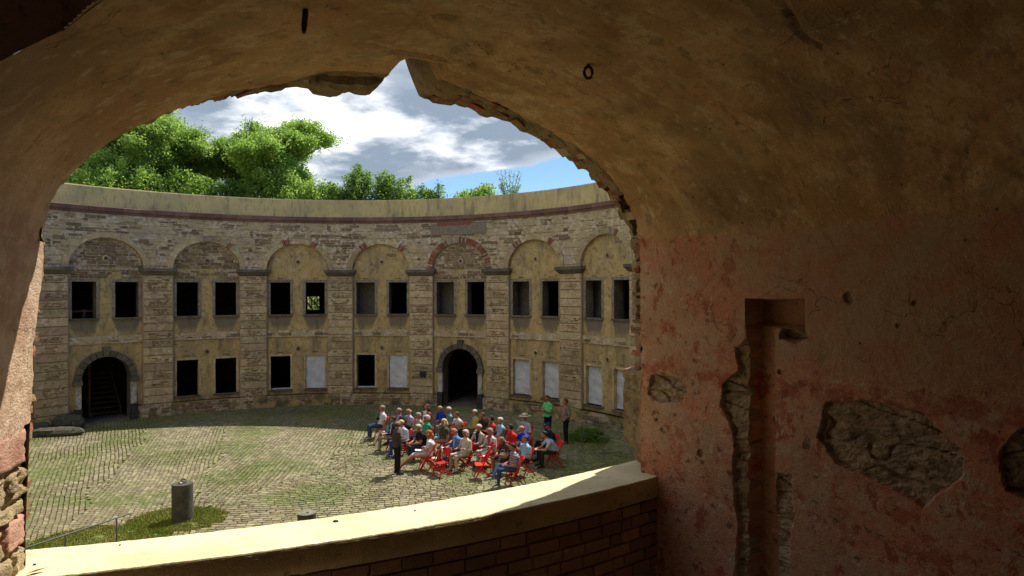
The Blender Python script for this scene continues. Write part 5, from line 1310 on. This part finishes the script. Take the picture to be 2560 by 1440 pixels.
    if hat:
        mb = MB(); hc = cloth(hat[1]); c = head + Vv((0, -.01, .07))
        if hat[0] == 'brim':
            n = 20; V = []
            for (r_, z) in ((.01, .10), (.07, .105), (.092, .09), (.102, .0), (.19, -.008), (.2, -.002), (.19, .003), (.101, .012)):
                for k in range(n): V.append(c + Vv((r_ * cos(2 * pi * k / n), r_ * 1.1 * sin(2 * pi * k / n), z)))
            mb.add(V, [(j * n + k, (j + 1) * n + k, (j + 1) * n + (k + 1) % n, j * n + (k + 1) % n) for j in range(7) for k in range(n)])
            mb.build('hat', hc, e, smooth=True)
            mb = MB(); mb.tube([c + Vv((.103 * cos(2 * pi * k / 20), .113 * sin(2 * pi * k / 20), .022)) for k in range(21)], .012, 5, caps=False); mb.build('hat_band', flat('hat_band', (.03, .025, .02)), e)
        else:
            V, fs = shell(head + Vv((0, -.005, .04)), (.096, .112, .1), (R_(5), R_(-5))); mb.add(V, fs); mb.tube([head + Vv((-.07, .09, .055)), head + Vv((0, .17, .045)), head + Vv((.07, .09, .055))], [(.03, .008), (.045, .008), (.03, .008)], 8); mb.build('cap', hc, e, smooth=True)
            mb = MB(); mb.ell(head + Vv((0, .103, .085)), (.022, .01, .018)); mb.build('cap_badge', flat('badge_white', (.7, .7, .7)), e)
    return e, head, hands
def seat_at(cx, cy, hh=1.235):               # crop pixels of a seated head -> place on the ground
    px, py = 900 + cx / 4.571, 960 + cy / 4.571; y = (EYE - hh * SC) * F_PX / (py - 726); return ((px - 1280) / F_PX * y, y)
FACE = R_(-124)
white = (.62, .62, .62); navy = (.012, .018, .05); jeans = (.035, .06, .13); tan = (.30, .23, .15); black = (.012, .012, .014)
seated = [
 (240, 270, 'grey haired man in white polo with a camera on a strap, far left of group', dict(top=white, bottom=jeans, shoes=(.4, .35, .28), hair='grey', arms='back', fz=-.05)),
 (437, 305, 'grey haired man in dark jacket and blue shirt, behind the man with crossed arms', dict(top=(.03, .035, .05), inner=(.2, .28, .4), hair='grey', sleeves='long', arms='lap')),
 (543, 300, 'white haired man in pale blue shirt with folded arms in the back row', dict(top=(.36, .43, .58), bottom=navy, hair='white', hairstyle='bald', sleeves='short', arms='fold')),
 (360, 385, 'man in dark suit jacket and tan trousers with legs crossed at the left front', dict(top=navy, inner=(.42, .5, .65), bottom=tan, shoes=(.16, .1, .06), hair='brown', sleeves='long', legs='cross', arms='lap', fz=.15)),
 (655, 350, 'grey haired person in beige jacket and sunglasses left of the green sweater', dict(top=(.38, .31, .22), bottom=tan, hair='grey', hairstyle='full', sleeves='long', shades=True)),
 (745, 260, 'woman with long dark red hair in red jacket and white top, back row', dict(top=(.36, .07, .08), inner=white, bottom=black, hair='brown', hairstyle='long', sleeves='long')),
 (750, 385, 'white haired woman in green sweater with glasses', dict(top=(.035, .3, .15), bottom=navy, hair='white', hairstyle='full', sleeves='long', shades=True)),
 (907, 260, 'bald man in royal blue shirt and grey trousers in the back row', dict(top=(.02, .07, .42), bottom=(.2, .17, .15), hair='grey', hairstyle='bald', sleeves='long')),
 (1003, 285, 'white haired man in teal striped polo, back row', dict(top=(.07, .16, .2), stripes=(.2, .3, .32), bottom=(.2, .2, .16), hair='white')),
 (1097, 335, 'dark haired man in white polo with arms folded, right end of the left back row', dict(top=white, bottom=(.2, .17, .16), hair='brown', arms='fold')),
 (945, 420, 'blonde woman in olive dress and sunglasses in the middle of the group', dict(top=(.07, .075, .04), bottom=(.05, .09, .07), hair='blond', hairstyle='long', sleeves='short', shades=True, arms='back', dress=True)),
 (465, 440, 'blond person in pale blue open shirt partly hidden by the standing speaker', dict(top=(.42, .52, .68), inner=white, bottom=(.03, .08, .35), shoes=(.03, .08, .35), hair='blond', sleeves='long', lean=.12)),
 (670, 490, 'white bearded man in black polo holding a white sheet, front row', dict(top=black, bottom=(.03, .045, .08), hair='white', beard=True, arms='knees', lean=.14, shoes=(.2, .17, .12))),
 (775, 560, 'red haired woman in short white dress with bare legs stretched out', dict(top=(.66, .62, .66), bottom=(.6, .58, .6), shoes=(.45, .3, .2), hair='red', hairstyle='long', dress=True, legs='out', shades=True, fz=.42)),
 (1075, 520, 'bald man in blue blazer and sunglasses in the front row', dict(top=(.09, .18, .46), inner=(.3, .4, .6), bottom=(.05, .09, .2), hair='grey', hairstyle='bald', sleeves='long', shades=True)),
 (1140, 462, 'brown haired person in black, half hidden behind the blue blazer', dict(top=black, hair='lightbrown', hairstyle='full')),
 (1190, 555, 'white haired woman in cream blouse and trousers with sunglasses, front row', dict(top=(.58, .5, .4), bottom=(.55, .47, .37), shoes=(.6, .55, .5), hair='white', hairstyle='full', sleeves='long', shades=True, fz=.08)),
 (1305, 320, 'white haired woman in yellow jacket and teal top with sunglasses, back row', dict(top=(.62, .36, .04), inner=(.22, .42, .4), bottom=(.16, .14, .12), hair='white', sleeves='long', shades=True, legs='cross')),
 (1395, 350, 'man in dark brown polo beside the yellow jacket', dict(top=(.05, .03, .025), bottom=black, hair='brown')),
 (1490, 390, 'dark haired woman in scarlet jacket, back row', dict(top=(.55, .035, .03), inner=(.1, .12, .05), bottom=black, hair='dark', hairstyle='full', sleeves='long')),
 (1590, 410, 'white haired man in light blue short sleeved shirt, right back row', dict(top=(.28, .42, .55), bottom=(.2, .22, .26), hair='white')),
 (1340, 490, 'white haired man in beige jacket over navy shirt with red trousers', dict(top=(.46, .38, .29), inner=navy, bottom=(.42, .03, .03), hair='white', sleeves='long', arms='knees', lean=.05)),
 (1472, 525, 'grey haired woman in white patterned top and white trousers', dict(top=(.62, .58, .54), inner=(.3, .08, .1), bottom=(.5, .47, .42), hair='grey', hairstyle='full', sleeves='long')),
 (1710, 480, 'dark haired woman in plain red top and glasses', dict(top=(.58, .02, .02), bottom=black, hair='dark', hairstyle='full', sleeves='long', shades=True)),
 (1870, 372, 'bearded man in straw hat and pale shirt holding a paper, rear right', dict(top=(.56, .56, .68), bottom=(.35, .35, .3), hair='white', beard=True, sleeves='long', hat=('brim', (.68, .6, .4)))),
 (1850, 495, 'bald man in bright blue T-shirt with folded arms', dict(top=(.01, .05, .55), bottom=(.2, .18, .15), hair='brown', hairstyle='bald', arms='fold')),
 (1635, 620, 'person in dark flowered top looking down with bare calves, front right', dict(top=(.03, .025, .03), stripes=(.12, .07, .07), bottom=(.06, .05, .06), shoes=(.2, .17, .14), hair='lightbrown', hairstyle='full', arms='bowed', lean=.14, shorts=True)),
 (1870, 620, 'brown haired man in pale blue checked shirt and jeans, front right', dict(top=(.32, .5, .66), bottom=jeans, hair='brown', arms='lap', lean=.03)),
 (1730, 710, 'dark haired man in checked shirt and jeans with legs crossed, nearest the camera', dict(top=(.42, .36, .40), stripes=(.13, .08, .15), bottom=(.04, .075, .17), shoes=(.28, .27, .22), hair='dark', legs='cross', lean=.06, fz=.1, arms='lap')),
 (2145, 470, 'man in navy cap and dark shirt sitting in the shade at the right', dict(top=(.012, .015, .035), bottom=black, hair='brown', sleeves='long', hat=('cap', (.02, .03, .12)), fz=.1)),
 (2110, 575, 'man in light blue shirt leaning forward on a red chair at the far right', dict(top=(.45, .52, .62), bottom=(.03, .035, .03), hair='dark', arms='knees', lean=.30, fz=.3)),
]
pinfo = {}
for i, (cx, cy, lab, kw) in enumerate(seated):
    kw = dict(kw); fz = kw.pop('fz', 0); ln = kw.get('lean', 0)
    x, y = seat_at(cx, cy, 1.25 - ln * .35); fa = FACE + fz + random.uniform(-.25, .25)
    if 'legs' not in kw and not kw.get('dress') and not kw.get('shorts') and i % 4 == 1: kw['legs'] = 'cross'
    if 'lean' not in kw: ln = kw['lean'] = random.choice([-.05, -.02, 0, .04, .08])
    if 'arms' not in kw: kw['arms'] = random.choice(['lap', 'lap', 'fold', 'knees', 'gesture'])
    fx, fy = sin(fa), cos(fa); x -= fx * (ln * 1.1) * SC; y -= fy * (ln * 1.1) * SC
    if len(pinfo) == 30: pass
    e, head, hands = person(lab, (x, y, .018), fa, 'sit', **kw); pinfo[i] = (e, head, hands, fa)
    put_chair(x, y, fa, 'red folding chair under the ' + ' '.join(lab.split()[:9]))
xs, ys = ground(992, 1187)
person('bald speaker in dark jacket and black trousers standing before the seated group', (xs, ys, .018), R_(62), 'stand', top=(.065, .042, .045), bottom=(.012, .01, .012), shoes=(.015, .02, .035), hair='dark', hairstyle='bald', sleeves='long', arms='gesture')
def stand_at(cx, cy): px, py = 900 + cx / 4.571, 960 + cy / 4.571; y = (EYE - 1.64 * SC) * F_PX / (py - 726); return ((px - 1280) / F_PX * y, y)
x, y = stand_at(2145, 170); person('standing man in bright green polo with folded arms by the wall', (x, y, .018), R_(-128), 'stand', top=(.13, .62, .22), bottom=(.01, .012, .02), hair='brown', arms='fold')
x, y = stand_at(2350, 208); person('standing man in beige jacket and pink shirt near the right railing', (x, y, .018), R_(-100), 'stand', top=(.22, .175, .13), inner=(.5, .15, .2), bottom=(.012, .014, .025), shoes=(.12, .06, .05), hair='brown', sleeves='long', arms='hips')
# empty chairs
def chair_px(px, py, face, label): x, y = ground(px, py, .45); return put_chair(x, y, face, label), (x, y)
c1, p1 = chair_px(1103, 1155, R_(-128), 'empty red folding chair at the front of the group, seat in full sun')
c2, p2 = chair_px(1090, 1146, R_(-70), 'empty red folding chair with a cream jacket hung over its back')
c3, p3 = chair_px(1064, 1139, R_(-100), 'empty red folding chair edge-on beside the white dress')
c4, p4 = chair_px(1203, 1160, R_(-98), 'empty red folding chair standing alone between the two front groups')
c5, p5 = chair_px(1212, 1139, R_(-100), 'empty red folding chair with white papers on its seat')
c6, p6 = chair_px(1118, 1087, R_(-105), 'empty red folding chair behind the blonde woman in olive')
# papers, cream jacket, camera, bag
def paper(x, y, z, rx, rz, label, s_=(.21, .29)):
    V = [(-s_[0] / 2 + s_[0] * i / 4, -s_[1] / 2 + s_[1] * j, .004 * sin(i * 1.3)) for i in range(5) for j in (0, 1)]; b = len(V); V += [(a, b2, c - .002) for a, b2, c in V]
    o = mesh('paper', V, grid_faces(5, 2) + [tuple(b + q for q in f[::-1]) for f in grid_faces(5, 2)], flat('paper_white', (.75, .75, .75))); o.location = (x, y, z); o.rotation_euler = (rx, 0, rz); tag(o, label, 'paper')
paper(p5[0], p5[1], .47, 0, .4, 'white papers lying on an empty red chair seat'); paper(p2[0] + .02, p2[1], .47, .0, 1., 'white papers lying on the jacket chair seat')
def world_pt(i, loc): e = pinfo[i][0]; return Matrix.Translation(e.location) @ Matrix.Rotation(-pinfo[i][3], 4, 'Z') @ (Vector(loc) * SC)
for i, lb, rx in ((12, 'white sheet held by the man in black polo', .9), (0, 'white folded sheet held by the man with the camera', .2), (3, 'white sheet held by the man in the dark suit', 1.1), (24, 'white paper held up by the man in the straw hat', .9), (13, 'white papers on the lap of the red haired woman', .1), (30, 'small white note held by the man leaning forward', .1), (14, 'white brochure beside the man in the blue blazer', .15)):
    if i == 24: p = world_pt(i, (.05, .30, 1.02))
    elif i == 13: p = world_pt(i, (0, .26, .66))
    else: wr = pinfo[i][2][0][0] + pinfo[i][2][0][1] * .12; p = world_pt(i, wr + Vector((0, .03, .01)))
    paper(p.x, p.y, p.z + .01, rx, -pinfo[i][3], lb)
cam_e = empty('camera_on_strap', 'black camera hanging on the chest of the man in white polo', 'camera', None, world_pt(0, (0, .10, .80))); cam_e.rotation_euler = (0, 0, -pinfo[0][3])
mb = MB(); mb.box((0, 0, 0), (.12, .05, .08)); mb.box((0, 0, .045), (.04, .04, .02)); mb.build('camera_body', flat('lens_black', (.01, .01, .012)), cam_e)
mb = MB(); mb.tube([(0, .02, 0), (0, .09, 0)], .034, 12); mb.build('lens', flat('lens_black', (.01, .01, .012)), cam_e)
mb = MB(); mb.tube([(-.06, 0, .04), (-.07, -.03, .15), (-.06, -.12, .25)], .006, 5); mb.tube([(.06, 0, .04), (.07, -.03, .15), (.06, -.12, .25)], .006, 5); mb.build('strap', flat('lens_black', (.01, .01, .012)), cam_e)
# jacket over chair 2
V = []; fa = R_(-70)
for i in range(13):
    for j in range(9):
        x = -.20 + .36 * i / 12; t = j / 8; z = .87 - abs(t - .42) * .72 * (1.1 + .1 * sin(i)); yb = -.25 + (.84 - z) * .35 * (1 if t > .42 else -.15) + (.03 if t > .42 else -.04) + .02 * sin(i * 1.3 + j)
        V.append((x, yb, z + .02 * nz(i * .5, j * .4)))
o = mesh('jacket', V, grid_faces(13, 9), cloth((.55, .45, .38)), smooth=True, loc=(p2[0], p2[1], .018)); o.rotation_euler = (0, 0, -fa); o.scale = (SC,) * 3; tag(o, 'cream jacket draped over the back of an empty red chair', 'jacket')
md = o.modifiers.new('solid', 'SOLIDIFY'); md.thickness = .012
def bag(px, py, z, r, col, label):
    y = (EYE - z) * F_PX / (py - 726); x = (px - 1280) / F_PX * y; e = empty('bag', label, 'bag', None, (x, y, z)); mb = MB(); n, m_ = 12, 8; V = []
    for j in range(m_ + 1):
        for k in range(n):
            t = j / m_; rr = r * (sin(pi * min(.98, t * .8 + .15)) ** .6) * (1 + .1 * nz(k * .8, j * .7, px)); V.append((rr * cos(2 * pi * k / n), rr * .6 * sin(2 * pi * k / n), -r + 1.9 * r * t))
    mesh('body', V, [(j * n + k, j * n + (k + 1) % n, (j + 1) * n + (k + 1) % n, (j + 1) * n + k) for j in range(m_) for k in range(n)] + [tuple(range(n))[::-1], tuple(m_ * n + k for k in range(n))], cloth(col), e, smooth=True)
    mb.tube([(-r * .6, 0, r * .75), (-r * .4, 0, r * 1.5), (r * .4, 0, r * 1.5), (r * .6, 0, r * .75)], .01, 5); mb.build('handle', cloth(col), e)
bag(1256, 1140, .62, .13, (.6, .52, .42), 'cream handbag on the lap of the man nearest the camera')
bag(1091, 1099, .55, .13, (.45, .6, .6), 'pale turquoise bag on the lap of the blonde woman')
